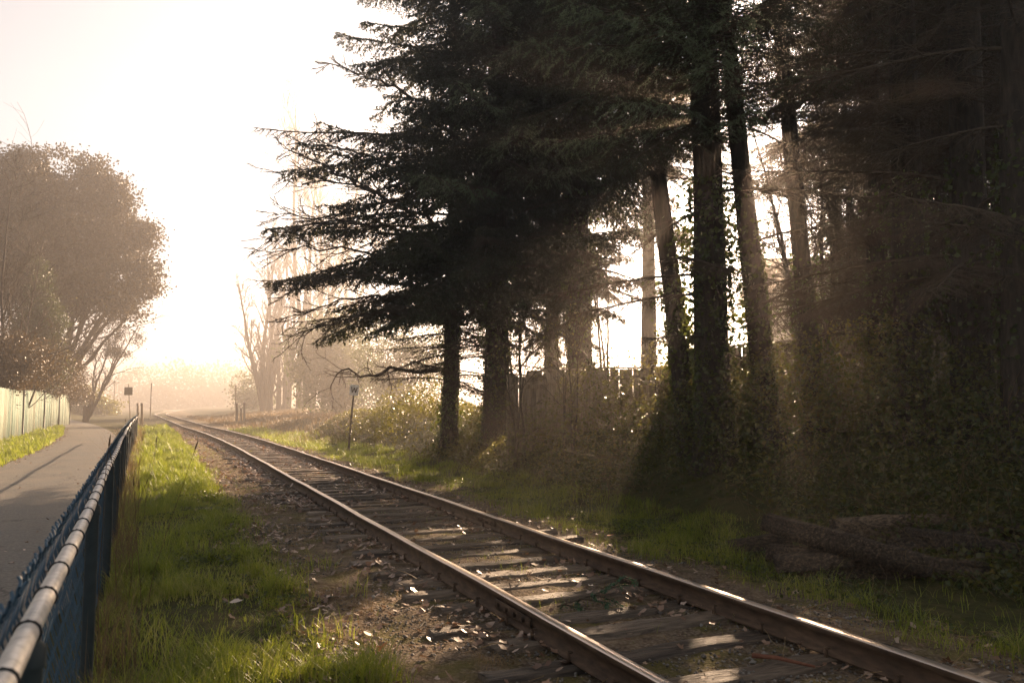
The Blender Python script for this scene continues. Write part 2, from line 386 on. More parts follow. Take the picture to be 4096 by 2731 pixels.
for X0, Y0 in ((XL, 5.35), (XR, 9.6)):
    b = MB()
    for s in (-1, 1): b.box((X0 + s * .026, Y0, .118), (.024, .62, .07), a=.5, bev=.006)
    for k in range(4):
        for s in (-1, 1): b.box((X0 + s * .047, Y0 - .22 + k * .147, .12), (.03, .028, .028), a=.5, bev=.004)
    child(b, 'joint_bar', M['rust'], trk)
tr = np.random.default_rng(3)
y = .7; k = 0
sl = []
while k < 100:
    X0 = 3.14 + float(toff(y)) + tr.uniform(-.12, .12); rz = tr.normal(0, .018)
    L = 2.55 + tr.uniform(-.1, .15); wd = tr.uniform(.17, .24); top = .054 + tr.uniform(-.016, .006)
    # split, worn timber: a lengthwise strip with uneven edges
    nn = 15; xs = np.linspace(-L / 2, L / 2, nn); cs = np.array([-.5, -.46, -.2, 0.02, .25, .46, .5])
    U, Cc = np.meshgrid(xs, cs, indexing='ij')
    ed = tr.normal(0, .008, U.shape); zz = np.where(np.abs(Cc) >= .5, -.12, 0) + tr.normal(0, .004, U.shape) - .012 * (np.abs(Cc) > .4) * (np.abs(Cc) < .5)
    crack = -.02 * (np.abs(Cc - .02) < .01) * (tr.random(nn) > .35)[:, None]
    zz = zz + crack; V = np.stack([U + tr.normal(0, .01, U.shape), Cc * wd + ed, zz + top], -1)
    V = V.reshape(-1, 3) @ rmat('Z', rz).T + np.array([X0, y, 0])
    i = np.arange(nn - 1)[:, None]; j = np.arange(6)[None]
    F = np.stack([i * 7 + j, (i + 1) * 7 + j, (i + 1) * 7 + j + 1, i * 7 + j + 1], -1).reshape(-1, 4)
    b = MB().add(V, F, tr.random())
    for e in (0, nn - 1):
        q = [e * 7 + c_ for c_ in range(7)]
        b.f.append(np.array([[q[0], q[1], q[5], q[6]], [q[1], q[2], q[4], q[5]]])); b.a.append(np.full(2, .3))
    o = child(b, 'sleeper', M['sleeper'], trk)
    if k < 26:
        for X1 in (XL, XR):
            for s in (-1, 1):
                c0 = X1 + float(toff(y)); yy = y + tr.uniform(-.05, .05)
                q = MB().box((c0 + s * .080, yy, top + .022), (.018, .018, .06), a=.3); q.box((c0 + s * .072, yy, top + .054), (.036, .026, .012), a=.3, bev=.003)
                oo = q.build('spike', M['rust'], o); oo.data.transform(Matrix.Translation((-3.14, 0, 0)))
    y += .50 + tr.uniform(-.05, .09); k += 1

# ------------------------------------------------------------ chain-link fence beside the path
FD = math.atan2(-.023, 1.0)
def fx(s):      # fence line, runs slightly off the track, bending right near its end
    s = np.asarray(s, float); return -.205 - .022 * s + .00035 * np.clip(s - 14, 0, 60) ** 2
FTOP = 1.09; FEND = 38.0
fen = tag(empty('chain_link_fence', (-.2, 0, 0)), 'low blue-black chain-link fence with a pale pipe top rail between path and railway', 'fence')
def ftop(s): return FTOP + .012 * np.sin(np.asarray(s) * 1.1) - .0 * np.asarray(s)
ss = np.concatenate([np.arange(-1.2, 10, .1), np.arange(10, FEND + .1, .5)])
P = np.stack([fx(ss), ss, ftop(ss)], -1)
child(MB().tubes(P, np.full(len(ss), .0245), 20, .5), 'top_rail', M['galv'], fen, True)
ring = []
for s in np.arange(-1.0, FEND, .385) + rng.normal(0, .014, len(np.arange(-1.0, FEND, .385))):
    for q in (0,):
        a = np.linspace(0, 2 * np.pi, 13); rr = .0268
        pp = np.stack([fx(s) + rr * np.cos(a), s + .012 * np.sin(a * 1.0) * 0 + a * .0015, ftop(s) + rr * np.sin(a)], -1)
        child(MB().tubes(pp, np.full(13, .0036), 6, .5), 'tie_wire', M['black'], fen, True)
for s in np.arange(-1.2 + .4, FEND, 2.85):
    s = s + .05
    if s < 0: s = -.8
    x0 = float(fx(s)) - .0
    z1 = float(ftop(s)) - .03
    P = np.array([[x0, s, float(gh(x0, s)) - .05], [x0, s, .5], [x0, s, z1]])
    b = MB().tubes(P, [.032, .032, .032], 12, .5)
    po = child(b, 'post', M['post'], fen, True)
    c_ = MB().tubes(np.array([[x0, s, z1 - .05], [x0, s, z1 - .008], [x0, s, z1 + .012]]), [.038, .038, .02], 12, .5)
    child(c_, 'post_cap', M['post'], fen, True)
# the mesh: interlocked zigzag wires, each with a twisted barb above the rail
b = MB(); pitch = .062; h = .062
def mesh_part(s0, s1, pitch, wr, sides, step):
    Ps = []
    for s in np.arange(s0, s1, pitch):
        nz = int((FTOP + .05) / step); zz = np.linspace(.03, FTOP + .060, nz)
        off = np.where(np.arange(nz) % 2 == 0, -.5, .5) * pitch * 1.08
        x = fx(s) - .040 + np.where(np.arange(nz) % 2 == 0, -.004, .004) + rng.normal(0, .002)
        Ps.append(np.stack([x, s + off, zz], -1))
    return np.array(Ps)
P = mesh_part(-1.0, 6, .062, .002, 4, .062); b.tubes(P, np.full(P.shape[:2], .0027), 4, .5)
P = mesh_part(6, 16, .062, .002, 3, .062); b.tubes(P, np.full(P.shape[:2], .0029), 3, .5)
P = mesh_part(16, FEND, .10, .003, 3, .10); b.tubes(P, np.full(P.shape[:2], .0036), 3, .5)
for s0, s1, pt in ((-1, 10, .062), (10, FEND, .10)):   # twisted barbs
    s = np.arange(s0, s1, pt); 
    for sg in (-1, 1):
        o_ = np.stack([fx(s) - .040, s, np.full(len(s), FTOP + .050)], -1)
        d = np.stack([np.full(len(s), -.25 * sg) + rng.normal(0, .2, len(s)), np.full(len(s), .6 * sg) + rng.normal(0, .2, len(s)), np.ones(len(s))], -1)
        d /= np.linalg.norm(d, axis=1, keepdims=True)
        PP = np.stack([o_, o_ + d * .020 + [0, 0, .006], o_ + d * .036], 1); b.tubes(PP, np.full(PP.shape[:2], .0046), 4, .5)
child(b, 'chain_link_mesh', M['vinyl'], fen)

# ------------------------------------------------------------ green board fence on the far side of the path
gf = tag(empty('green_board_fence', (-6.3, 30, 0)), 'tall wooden board fence with flaking pale green paint beside the path', 'fence')
s = 18.0; n_b = 0; b = MB()
def gfx(s): return -6.15 - .0135 * (s - 39)
def gft(s): return 2.33 + .04 * math.sin(s * .4) - .002 * (s - 40)
while s < 73:
    wd = rng.uniform(.13, .16); b.box((gfx(s) + rng.normal(0, .006), s + wd / 2, gft(s) / 2), (.022, wd - .006, gft(s) + rng.normal(0, .03)), jit=.002); s += wd
child(b, 'boards', M['greenboard'], gf)
for hz in (1.9, .4): child(MB().box((gfx(45) - .04, 45.5, hz), (.04, 55, .09), rz=.0135, a=.5), 'fence_rail', M['greyboard'], gf)
for s in (20, 28.5, 37.2, 46.2, 55.2, 64.2, 73.1):
    b = MB().tubes(np.array([[gfx(s) + .06, s, 0], [gfx(s) + .06, s, 1.2], [gfx(s) + .055, s, gft(s) + .16]]), [.04, .04, .038], 10, .5, True)
    child(b, 'post', M['post'], gf, True)

# ------------------------------------------------------------ old grey board fence under the conifers
def board_fence(pts, name, label, tops, lean=0.0, gap=.008, mat='greyboard'):
    pts = [np.array(p) for p in pts]; c0 = pts[0]
    root = tag(empty(name, (c0[0], c0[1], float(gh(c0[0], c0[1])))), label, 'fence')
    b = MB(); caps = MB(); 
    for q in range(len(pts) - 1):
        a_, b_ = pts[q], pts[q + 1]; d = b_ - a_; L = np.hypot(*d[:2]); d = d / L; rz = math.atan2(d[1], d[0]); n = np.array([-d[1], d[0]])
        s = 0
        while s < L:
            wd = rng.uniform(.09, .15); c = a_[:2] + d[:2] * (s + wd / 2); tp = tops[q] + (tops[q + 1] - tops[q]) * s / L + rng.normal(0, .02)
            z0 = float(gh(*c)) - .05
            b.box((*c, (z0 + tp) / 2), (wd - gap, .02, tp - z0), rz=rz, ry=rng.normal(lean, .008), jit=.002); s += wd
        for hz in (.25, .85):
            caps = MB()
            z0 = float(gh(*((a_ + b_) / 2)[:2])); c = (a_ + b_)[:2] / 2 - n * .035
            child(caps.box((*c, z0 + (tops[q] - z0) * hz), (L, .04, .09), rz=rz, a=.4), 'fence_rail', M['greyboard'], root)
        c = (a_ + b_)[:2] / 2; child(MB().box((*c, (tops[q] + tops[q + 1]) / 2 + .02), (L, .11, .035), rz=rz, a=.6, ry=-math.atan2(tops[q + 1] - tops[q], L)), 'capping_board', M['greyboard'], root)
        npz = int(L / 2.4) + 1
        for k in range(npz + 1):
            c = a_[:2] + d[:2] * L * k / npz + n * .06
            child(MB().box((*c, (float(gh(*c)) + tops[q]) / 2), (.09, .09, tops[q] - float(gh(*c)) + .02), rz=rz, bev=.008), 'post', M['greyboard'], root)
    child(b, 'boards', M[mat], root)
    return root
board_fence([at(2110, 1618, 19.3)[:2], at(2400, 1618, 18.4)[:2], at(2700, 1618, 17.4)[:2]], 'board_fence', 'weathered grey board fence lit from behind under the conifers', [2.38, 2.42, 2.40])
board_fence([at(2040, 1618, 18.2)[:2], at(2180, 1618, 18.6)[:2]], 'board_gate', 'short lower board panel with a capping beam, left end of the grey fence', [2.28, 2.22])
board_fence([at(2690, 1618, 16.2)[:2], at(3000, 1618, 15.4)[:2], at(3600, 1618, 14.6)[:2], at(4400, 1618, 13.4)[:2]], 'board_fence', 'dark overgrown board fence behind the ivy-clad trunks at the right', [2.6, 2.75, 2.9, 2.9])

# ------------------------------------------------------------ signs, poles and bollards
p = onz(1392, 1812); top = at(1418, 1540, p[0] * sy_ + p[1] * cy)
sg = tag(empty('whistle_sign', tuple(p)), 'small pale square sign reading W on a leaning thin pole beside the track', 'sign')
b = MB().tubes(np.array([p + [0, 0, -.1], p * .5 + top * .5, top - [0, 0, .04]]), [.036, .034, .032], 8, .5, True)
child(b, 'pole', M['oldwood'], sg, True)
fr = Matrix.Rotation(-YAW + R(2), 4, 'Z')
tilt = Matrix.Rotation(R(5), 4, 'Y')
def panel(w_, h_, th, r, mat, name, parent, loc, rot, bev=True):
    seg = []
    for (cx_, cz_, a0) in ((w_ / 2 - r, h_ / 2 - r, 0), (-w_ / 2 + r, h_ / 2 - r, 90), (-w_ / 2 + r, -h_ / 2 + r, 180), (w_ / 2 - r, -h_ / 2 + r, 270)):
        for a in range(0, 91, 18): seg.append((cx_ + r * math.cos(R(a0 + a)), cz_ + r * math.sin(R(a0 + a))))
    me = bpy.data.meshes.new(name); n = len(seg)
    v = [(x, -th / 2, z) for x, z in seg] + [(x, th / 2, z) for x, z in seg]
    f = [tuple(range(n)), tuple(range(2 * n - 1, n - 1, -1))] + [(i, i + n, (i + 1) % n + n, (i + 1) % n) for i in range(n)]
    me.from_pydata(v, [], f); me.materials.append(mat); o = bpy.data.objects.new(name, me); sc.collection.objects.link(o)
    me.transform(Matrix.Translation(Vector(loc) - Vector(parent.location)) @ rot); o.parent = parent; return o
ctr = top + np.array([0, 0, -.16]) - np.array([sy_, cy, 0]) * .04
panel(.305, .36, .006, .045, M['signwhite'], 'sign_panel', sg, ctr, fr @ tilt)
def stroke(b, x0, z0, x1, z1, wd, y=-.006, th=.004):
    d = np.array([x1 - x0, z1 - z0]); L = np.hypot(*d); d /= L; n = np.array([-d[1], d[0]]) * wd / 2; v = []
    for yy in (y, y + th):
        for (px, pz, s_) in ((x0, z0, 1), (x1, z1, 1), (x1, z1, -1), (x0, z0, -1)): v.append((px + s_ * n[0], yy, pz + s_ * n[1]))
    b.add(v, [(0, 1, 2, 3), (7, 6, 5, 4), (0, 4, 5, 1), (1, 5, 6, 2), (2, 6, 7, 3), (3, 7, 4, 0)], .5)
b = MB(); 
for k, (x0, z0, x1, z1) in enumerate(((-.095, .09, -.055, -.085), (-.055, -.085, 0, .075), (0, .075, .055, -.085), (.055, -.085, .095, .09))): stroke(b, x0, z0, x1, z1, .034, -.006 - .0012 * (k % 2))
o = b.build('letter', M['paintblack'], sg); o.data.transform(Matrix.Translation(Vector(ctr) - Vector(p)) @ fr @ tilt)
b = MB()
for dz in (.145, -.15): b.box((0, -.006, dz), (.02, .012, .02), a=.5, bev=.003)
o = b.build('bolts', M['rust'], sg); o.data.transform(Matrix.Translation(Vector(ctr) - Vector(p)) @ fr @ tilt)

d = 62; base = at(522, 1702, d); base[2] = 0.0; top = at(514, 1536, d)
s2 = tag(empty('notice_sign', tuple(base)), 'square brown notice board on a thin pole in the mist beside the path', 'sign')
child(MB().tubes(np.array([base, base * .5 + top * .5, top]), [.035, .033, .03], 8, .5, True), 'pole', M['postwood'], s2, True)
c2 = at(515, 1564, d); c2 = c2 - np.array([sy_, cy, 0]) * .05
panel(.64, .62, .02, .05, M['signback'], 'sign_panel', s2, c2, Matrix.Rotation(-YAW, 4, 'Z'))
b = MB()
for k in range(3):
    for q in range(5): b.box((-.2 + q * .095 + rng.uniform(-.01, .01), -.014, .12 - k * .11), (.07, .004, .035), a=.5)
o = b.build('lettering', M['oldwood'], s2); o.data.transform(Matrix.Translation(Vector(c2) - Vector(base)) @ Matrix.Rotation(-YAW, 4, 'Z'))
def pole(px, py0, py1, r, name, label, cat, mat, d=None, group=None, lean=0):
    p0 = onz(px, py0) if d is None else at(px, py0, d)
    dd = p0[0] * sy_ + p0[1] * cy; t_ = at(px + lean, py1, dd); p0[2] = float(gh(p0[0], p0[1])) - .03
    root = tag(empty(name, tuple(p0)), label, cat, group)
    child(MB().tubes(np.array([p0, p0 * .5 + t_ * .5 , t_]), [r, r * .97, r * .94], 12, .5, True), 'shaft', M[mat], root, True)
    t2 = t_ + [0, 0, .012]
    child(MB().tubes(np.array([t_ - [0, 0, .22], t_ , t2 ]), [r * 1.06, r * 1.05, r * .6], 12, .2, True), 'cap', M['signback'], root, True)
    return root
pole(600, 1684, 1532, .05, 'marker_pole', 'tall thin leaning pole standing left of the rails in the mist', 'pole', 'postwood', lean=6)
pole(944, 1688, 1541, .05, 'marker_pole', 'tall thin pole behind the bollards right of the rails in the mist', 'pole', 'postwood', lean=-1)
g_ = 'wooden bollards at the misty crossing'
pole(948, 1690, 1612, .10, 'bollard', 'stout wooden bollard touching the tall thin pole at the crossing', 'bollard', 'postwood', group=g_)
pole(964, 1692, 1632, .085, 'bollard', 'shortest wooden bollard, middle one of the trio right of the rails', 'bollard', 'postwood', group=g_)
pole(977, 1690, 1611, .09, 'bollard', 'wooden bollard farthest right of the trio right of the rails', 'bollard', 'postwood', group=g_)
pole(551, 1690, 1612, .10, 'bollard', 'wooden bollard just behind the far end of the chain-link fence', 'bollard', 'postwood', group=g_)
pole(568, 1696, 1612, .10, 'bollard', 'wooden bollard between the chain-link fence end and the tall leaning pole', 'bollard', 'postwood', group=g_)
for (px, py, d, hh, nm) in ((398, 1640, 150, 0, 'left'), (458, 1640, 170, 0, 'right')):
    p0 = at(px, 1650, d); t_ = at(px, 1480 if nm == 'left' else 1520, d); p0[2] = 0
    root = tag(empty('utility_pole', tuple(p0)), 'faint distant utility pole in the mist, %s' % ('nearer the big tree' if nm == 'left' else 'farther from the big tree, beside the notice sign'), 'pole', 'distant utility poles')
    child(MB().tubes(np.array([p0, (p0 + t_) / 2, t_]), [.16, .14, .12], 8, .5, True), 'shaft', M['postwood'], root)
    child(MB().box(t_ - [0, 0, .5], (1.8, .1, .12), a=.5), 'crossarm', M['postwood'], root)


# ------------------------------------------------------------ conifers
def blades(P, spacing, ln, wd, spread=.75, per=2, t0=0.0):
    """needle blades along polylines P (B,n,3)"""
    B, n, _ = P.shape; L = np.linalg.norm(np.diff(P, axis=1), axis=2).sum(1)
    cnt = np.maximum(2, (L / spacing * per * (1 - t0)).astype(int)); bi = np.repeat(np.arange(B), cnt)
    t = rng.uniform(t0, 1, len(bi)); u = t * (n - 1); i = np.clip(u.astype(int), 0, n - 2); f = (u - i)[:, None]
    o = P[bi, i] * (1 - f) + P[bi, i + 1] * f; T = P[bi, i + 1] - P[bi, i]; T /= np.linalg.norm(T, axis=1, keepdims=True) + 1e-9
    q = rng.normal(size=T.shape); q[:, 2] *= .55; q -= (q * T).sum(1, keepdims=True) * T; q /= np.linalg.norm(q, axis=1, keepdims=True) + 1e-9
    d = T * .7 + q * spread; d /= np.linalg.norm(d, axis=1, keepdims=True)
    s = np.cross(d, rng.normal(size=d.shape)); s /= np.linalg.norm(s, axis=1, keepdims=True) + 1e-9
    l = ln * rng.uniform(.7, 1.2, len(o))[:, None]
    V = np.stack([o - s * wd / 2, o + s * wd / 2, o + d * l], 1).reshape(-1, 3)
    return V, np.arange(len(V)).reshape(-1, 3)
def bough(L, sub, blade, bw, sp, bare=0.0, droop=.36, per=2):
    n = 14; t = np.linspace(0, 1, n); br = rng.normal(0, .02, n).cumsum() * .3
    main = np.stack([L * t * .97, L * br, L * (.10 * t - droop * t ** 2 + .13 * t ** 4)], -1)
    K = int(L / .13); tt = np.tile(np.linspace(.10, .985, K), 2); sg = np.repeat([-1., 1.], K)
    u = tt * (n - 1); i = np.clip(u.astype(int), 0, n - 2); f = (u - i)[:, None]
    o = main[i] * (1 - f) + main[i + 1] * f
    ang = R(1) * rng.uniform(42, 68, len(tt)); T = main[i + 1] - main[i]; T /= np.linalg.norm(T, axis=1, keepdims=True)
    S = np.stack([-T[:, 1], T[:, 0], 0 * T[:, 0]], -1) * sg[:, None]
    d = T * np.cos(ang)[:, None] + S * np.sin(ang)[:, None] + np.stack([0 * ang, 0 * ang, rng.normal(-.22, .16, len(ang))], -1)
    ll = (L * .34 * (1 - tt) ** .75 + .14) * rng.uniform(.55, 1.15, len(tt)) * np.where(tt < .3, tt / .3 * .6 + .4, 1)
    lat, lr = walk(o, d, ll, np.full(len(tt), .010), 5, .07, -.06, .3)
    k = max(2, int(L * .34 / sub)); 
    bi = np.repeat(np.arange(len(tt)), k); tu = np.tile((np.arange(k) + .6) / k, len(tt))
    keep = tu * ll[bi] > .05; keep &= rng.random(len(bi)) < (ll[bi] / (L * .34 + .1) + .25); bi = bi[keep]; tu = tu[keep]
    u = tu * 4; i = np.clip(u.astype(int), 0, 3); f = (u - i)[:, None]; o = lat[bi, i] * (1 - f) + lat[bi, i + 1] * f
    T = lat[bi, i + 1] - lat[bi, i]; T /= np.linalg.norm(T, axis=1, keepdims=True)
    sg2 = np.where(rng.random(len(bi)) < .5, -1., 1.)[:, None]; S = np.stack([-T[:, 1], T[:, 0], 0 * T[:, 0]], -1) * sg2
    d = T * .65 + S * .75 + np.stack([0 * tu, 0 * tu, rng.normal(-.5, .25, len(tu))], -1)
    sub_, sr = walk(o, d, rng.uniform(.10, .26, len(tu)) * (L / 3.5) ** .5 * (1.1 - .5 * tu), np.full(len(tu), .004), 3, .08, -.08, .4)
    nv = []; 
    if bare < 1:
        nv.append(blades(sub_, sp, blade, bw, .75, per)); nv.append(blades(lat, sp, blade, bw, .75, per, .25)); nv.append(blades(main[None], sp, blade, bw, .75, 3, .45))
    V = []; F = []; c = 0
    for v, f in nv: V.append(v); F.append(f + c); c += len(v)
    w = MB().tubes(main[None], (np.linspace(.030, .006, n) * L / 3.5)[None], 4, .5).tubes(lat, lr, 3, .5)
    if bare >= 1: w.tubes(sub_, sr, 3, .5)
    return (np.concatenate(V), np.concatenate(F)) if V else None, (np.concatenate(w.v), np.concatenate(w.f))
B_fine = [bough(3.6, .13, .050, .017, .042) for _ in range(5)]
B_mid = [bough(3.6, .17, .085, .032, .065, per=3) for _ in range(6)]
B_near = [bough(2.2, .10, .030, .0085, .016, 0, .30, 3) for _ in range(3)]
B_near = [((n_[0] * 3.6 / 2.2, n_[1]), (w_[0] * 3.6 / 2.2, w_[1])) for n_, w_ in B_near]
B_bare = [bough(3.6, .15, .05, .02, .05, 1.0, .30) for _ in range(5)]
def place_boughs(hs, azs, Ls, els, lib, trunk_xy, nb, wb):
    for h, a, L, e in zip(hs, azs, Ls, els):
        (nv, wv) = lib[rng.integers(len(lib))]; s = L / 3.6
        Mx = rmat('Z', a) @ rmat('Y', -e) @ rmat('X', rng.normal(0, .12)); c = np.array([*trunk_xy(h), h])
        if nv is not None: nb.add((nv[0] * [s, s * rng.uniform(.8, 1.1), s]) @ Mx.T + c, nv[1], np.clip((1.0 if lib is B_near else rng.normal(.42, .16)) + rng.normal(0, .10, len(nv[1])), 0, 1))  # near boughs take the lightest needle tone, standing in for sky light
        wb.add((wv[0] * [s, s, s]) @ Mx.T + c, wv[1], .5)
def trunk_fn(lean, bend, H):
    return lambda h: (lean[0] * h + bend[0] * math.sin(h / H * 5), lean[1] * h + bend[1] * math.sin(h / H * 4 + 1))
def trunk_mesh(b, tf, H, r0, sides=12, flare=.35, n=26, top=.12):
    hs = np.concatenate([[-.35, 0, .3, .7], np.linspace(1.2, H, n - 4)])
    P = np.array([[*tf(h), h] for h in hs]); rr = r0 * (1 - (1 - top) * (np.clip(hs, 0, H) / H)) * (1 + flare * np.exp(-np.clip(hs, 0, 9) / .35))
    V, F = tubes(P, rr, sides); V += rng.normal(0, r0 * .035, V.shape); b.add(V, F, .5)
def ivy_leaves(tf, r0, h0, h1, n, spread, size=.07):
    h = rng.uniform(h0, h1, n); a = rng.uniform(0, 2 * np.pi, n); q = vnoise(np.cos(a) * 1.5 + 5, np.sin(a) * 1.5 + 5, h * 1.4, seed=int(n) % 97)
    r = r0 * .9 + spread * np.abs(rng.normal(.2, .42, n)) * sstep(.35, .7, q)
    xy = np.array([tf(x) for x in h]); C = np.stack([xy[:, 0] + r * np.cos(a), xy[:, 1] + r * np.sin(a), h], -1)
    return leaf_quads(C, size, .3, .85, .3, np.stack([np.cos(a), np.sin(a), 0 * a], -1))
def conifer(px, d, label, H=22, r0=.22, cb=4.0, Lmax=4.6, lean=(0, 0), bend=(.1, .1), lib=None, whorl=.42, per=5, side=None, bare_n=0, ivy=0, share=None, group=None, bh=(2, 6), top_power=.75, extra=None, ivy_h=5, name='spruce_tree', bareL=(.5, 1.0)):
    p = at(px, 1618, d); p[2] = float(gh(p[0], p[1])) - .05
    root = tag(empty(name, tuple(p)), label, 'tree', group); tf = trunk_fn(lean, bend, H)
    wb = MB(); nb = MB(); tb = MB(); trunk_mesh(tb, tf, H, r0)
    h = cb
    while h < H - .5:
        L = Lmax * (1 - (h - cb) / (H - cb)) ** top_power * min(1, .72 + .28 * (h - cb) / 1.2); k = per if h < 14.5 else max(2, per // 2)
        a = rng.uniform(0, 6.28, k) if k < 3 else rng.uniform(0, 6.28) + np.arange(k) / k * 6.28 + rng.normal(0, .25, k)
        if side is not None: a = a[np.cos(a - side[0]) > side[1]]
        k = len(a)
        place_boughs(h + rng.normal(0, .2, k), a, L * rng.uniform(.45, 1.15, k), rng.uniform(-.32, .30, k) + (h - cb) / H * .35, lib or B_mid, tf, nb, wb)
        h += whorl if h < 14.5 else whorl * 2.2
    if extra:
        for (hh, az, L, e, lb) in extra: place_boughs([hh], [az], [L], [e], lb, tf, nb, wb)
    if bare_n:
        k = bare_n; place_boughs(rng.uniform(bh[0], bh[1], k), rng.uniform(0, 6.28, k), rng.uniform(bareL[0], bareL[1], k) * 3.4, rng.uniform(-.15, .2, k), [(None, x[1]) for x in B_bare], tf, nb, wb)
    o = tb.build('trunk', M['bark'], root, True)
    if wb.n: wb.build('branches', M['twig'], root)
    if nb.n: nb.build('crown', M['needles'], root)
    if ivy:
        V, F = ivy_leaves(tf, r0 * 1.1, 0.0, ivy_h, ivy, .42); MB().add(V, F, rng.random(len(F))).build('ivy', M['ivy'], root)
    return root
def copytree(src, px, d, rz, label, sc_=1.0, sz=1.0):
    p = at(px, 1618, d); p[2] = float(gh(p[0], p[1])) - .05
    r = src.copy(); sc.collection.objects.link(r); r.location = p; r.rotation_euler = (0, 0, rz); r.scale = (sc_, sc_, sz); r['label'] = label
    for ch in list(src.children):
        c = ch.copy(); sc.collection.objects.link(c); c.parent = r
    return r
PI = math.pi
LEFTW = PI - 0.0 - YAW + 0.0      # world azimuth that points to the picture's left
TOCAM = -PI / 2 - YAW
G1 = 'tall conifers beside the railway'
cA = conifer(1800, 22, 'tall spruce with long ragged boughs reaching left over the sky, nearest the W sign', 23, .24, 3.6, 4.8, (0, 0), (.12, .1), B_mid, .52, 5, None, 50, 3000, group=G1, bh=(1.8, 9), extra=[(5.6, LEFTW + .1, 5.3, -.06, B_mid), (8.2, LEFTW - .05, 5.0, .08, B_mid), (4.6, LEFTW - .2, 4.4, -.1, B_mid), (6.6, LEFTW + .3, 5.2, .0, B_mid), (7.2, LEFTW - .3, 5.4, .0, B_bare), (5.0, LEFTW + .15, 5.6, .0, B_bare), (6.2, LEFTW, 5.4, .05, B_bare), (3.9, LEFTW + .1, 4.6, .0, B_bare), (8.6, LEFTW + .2, 5.6, .1, B_bare)], ivy_h=4)
cB = conifer(1985, 20.5, 'dark spruce with a thick ivy-covered trunk at the left end of the grey fence', 23, .34, 3.8, 4.6, (0, 0), (.1, .1), B_mid, .40, 6, None, 26, 4200, group=G1, bh=(1.5, 6), ivy_h=5, extra=[(8.4, TOCAM - .3, 3.6, .0, B_near), (9.6, TOCAM + .3, 3.4, .0, B_near), (7.4, TOCAM + .1, 3.7, .0, B_near), (10.6, TOCAM - .1, 3.3, .0, B_near), (6.4, TOCAM - .5, 3.8, .0, B_near), (6.8, TOCAM + .6, 3.8, .0, B_near)])
cC = copytree(cB, 2330, 21.5, 2.2, 'dense spruce filling the middle of the dark canopy, behind the grey fence', 1.0, 1.65)
cD = conifer(2860, 12.6, 'broad dark spruce on a thick ivy-hung trunk, with pale green boughs reaching over the railway', 20, .30, 5.4, 3.2, (-.02, 0), (.08, .05), B_fine, .34, 6, None, 8, 4500, group=G1, bh=(1.6, 5), extra=[(6.3, TOCAM - .5, 3.0, .0, B_near), (6.9, TOCAM - .9, 3.4, .0, B_near), (5.9, TOCAM - .2, 2.8, -.05, B_near), (7.0, TOCAM - .3, 3.0, .05, B_near), (5.6, TOCAM - .8, 2.6, -.05, B_near), (6.4, TOCAM - .05, 2.8, .0, B_near), (6.6, TOCAM - 1.25, 3.3, .0, B_near), (5.2, TOCAM + .1, 2.0, .0, B_near), (5.4, TOCAM - 1.5, 2.8, .0, B_near), (6.5, LEFTW, 2.2, .05, B_fine), (6.9, LEFTW - .2, 2.2, .0, B_fine), (6.2, LEFTW + .25, 2.0, .05, B_fine), (7.2, LEFTW + .1, 2.3, .0, B_fine), (6.7, LEFTW + .4, 2.1, .0, B_fine)], ivy_h=4.6)  # leftward fine boughs added to plug the gap of a stray sunbeam
cE = conifer(2600, 25, 'pale hazy trunk of a spruce standing behind the right half of the grey fence', 23, .26, 7.9, 4.0, (0, 0), (.1, .1), B_mid, .48, 5, None, 8, 0, group=G1, bh=(3, 8))
cF = copytree(cB, 2200, 27, 5.0, 'hazy spruce trunk standing behind the left half of the grey fence', .75, 1.15)
cH = conifer(3680, 18.5, 'spruce in the second row, behind the third trunk from the right edge', 20, .2, 6.6, 3.4, (0, 0), (.1, .1), B_mid, .68, 5, None, 14, 0, group=G1, bh=(2.5, 7))  # second-row spruces added to keep sun off the haze at the right
copytree(cH, 4010, 17, 4.0, 'spruce added in the second row to block sun, near the right edge', 1.05, 1.0)
copytree(cH, 4350, 15, 5.1, 'spruce added in the second row to block sun, at the very right edge', 1.05, 1.0)
copytree(cE, 3370, 24, 3.0, 'high-crowned spruce added in the third row to block sun, right of the shaft of light', 1.0, .9)  # third-row copies added to block sun from the upper right haze
copytree(cE, 3720, 21, 0.7, 'high-crowned spruce added in the third row to block sun, between the two thick dark trunks', 1.0, .85)
copytree(cE, 4080, 18, 1.9, 'high-crowned spruce added in the third row to block sun, at the right edge', 1.0, .8)
G2 = 'leaning conifers with dead lower branches'
def deadtree(px, d, pxtop, label, H, r0, ivy=0, bn=60, cb=7.0, Lm=3.2, ivh=4, lib=None, per=4):
    p0 = at(px, 1618, d); p1 = at(pxtop, 0, d); dh = (p1 - p0)[2]; lean = (p1 - p0)[:2] / dh
    return conifer(px, d, label, H, r0, cb, Lm, tuple(lean), (.07, .06), lib or B_mid, .55, per, None, bn, ivy, group=G2, bh=(1.8, 9.5), ivy_h=ivh, bareL=(.45, 1.05))
deadtree(2770, 13.6, 2560, 'pale brown leaning trunk just left of the thick ivy-hung trunk', 18, .19, 1500, 12, 6.5, 2.6, 3.0)
deadtree(3085, 12.8, 2900, 'ivy-edged leaning trunk standing left of the bright shaft of light', 18, .20, 1500, 16, 6.8, 2.6, 3.6)
deadtree(3275, 14.6, 3110, 'leaning bare trunk standing in the bright shaft of light', 18, .20, 900, 26, 7.6, 2.6, 3.4)
deadtree(3520, 14.5, 3470, 'slim straight dark trunk right of the bright shaft of light', 18, .18, 1500, 50, 7.8, 2.8, 3)
deadtree(3660, 11.6, 3600, 'thick dark trunk, third from the right edge', 18, .26, 1500, 42, 7.8, 3.2, 4)
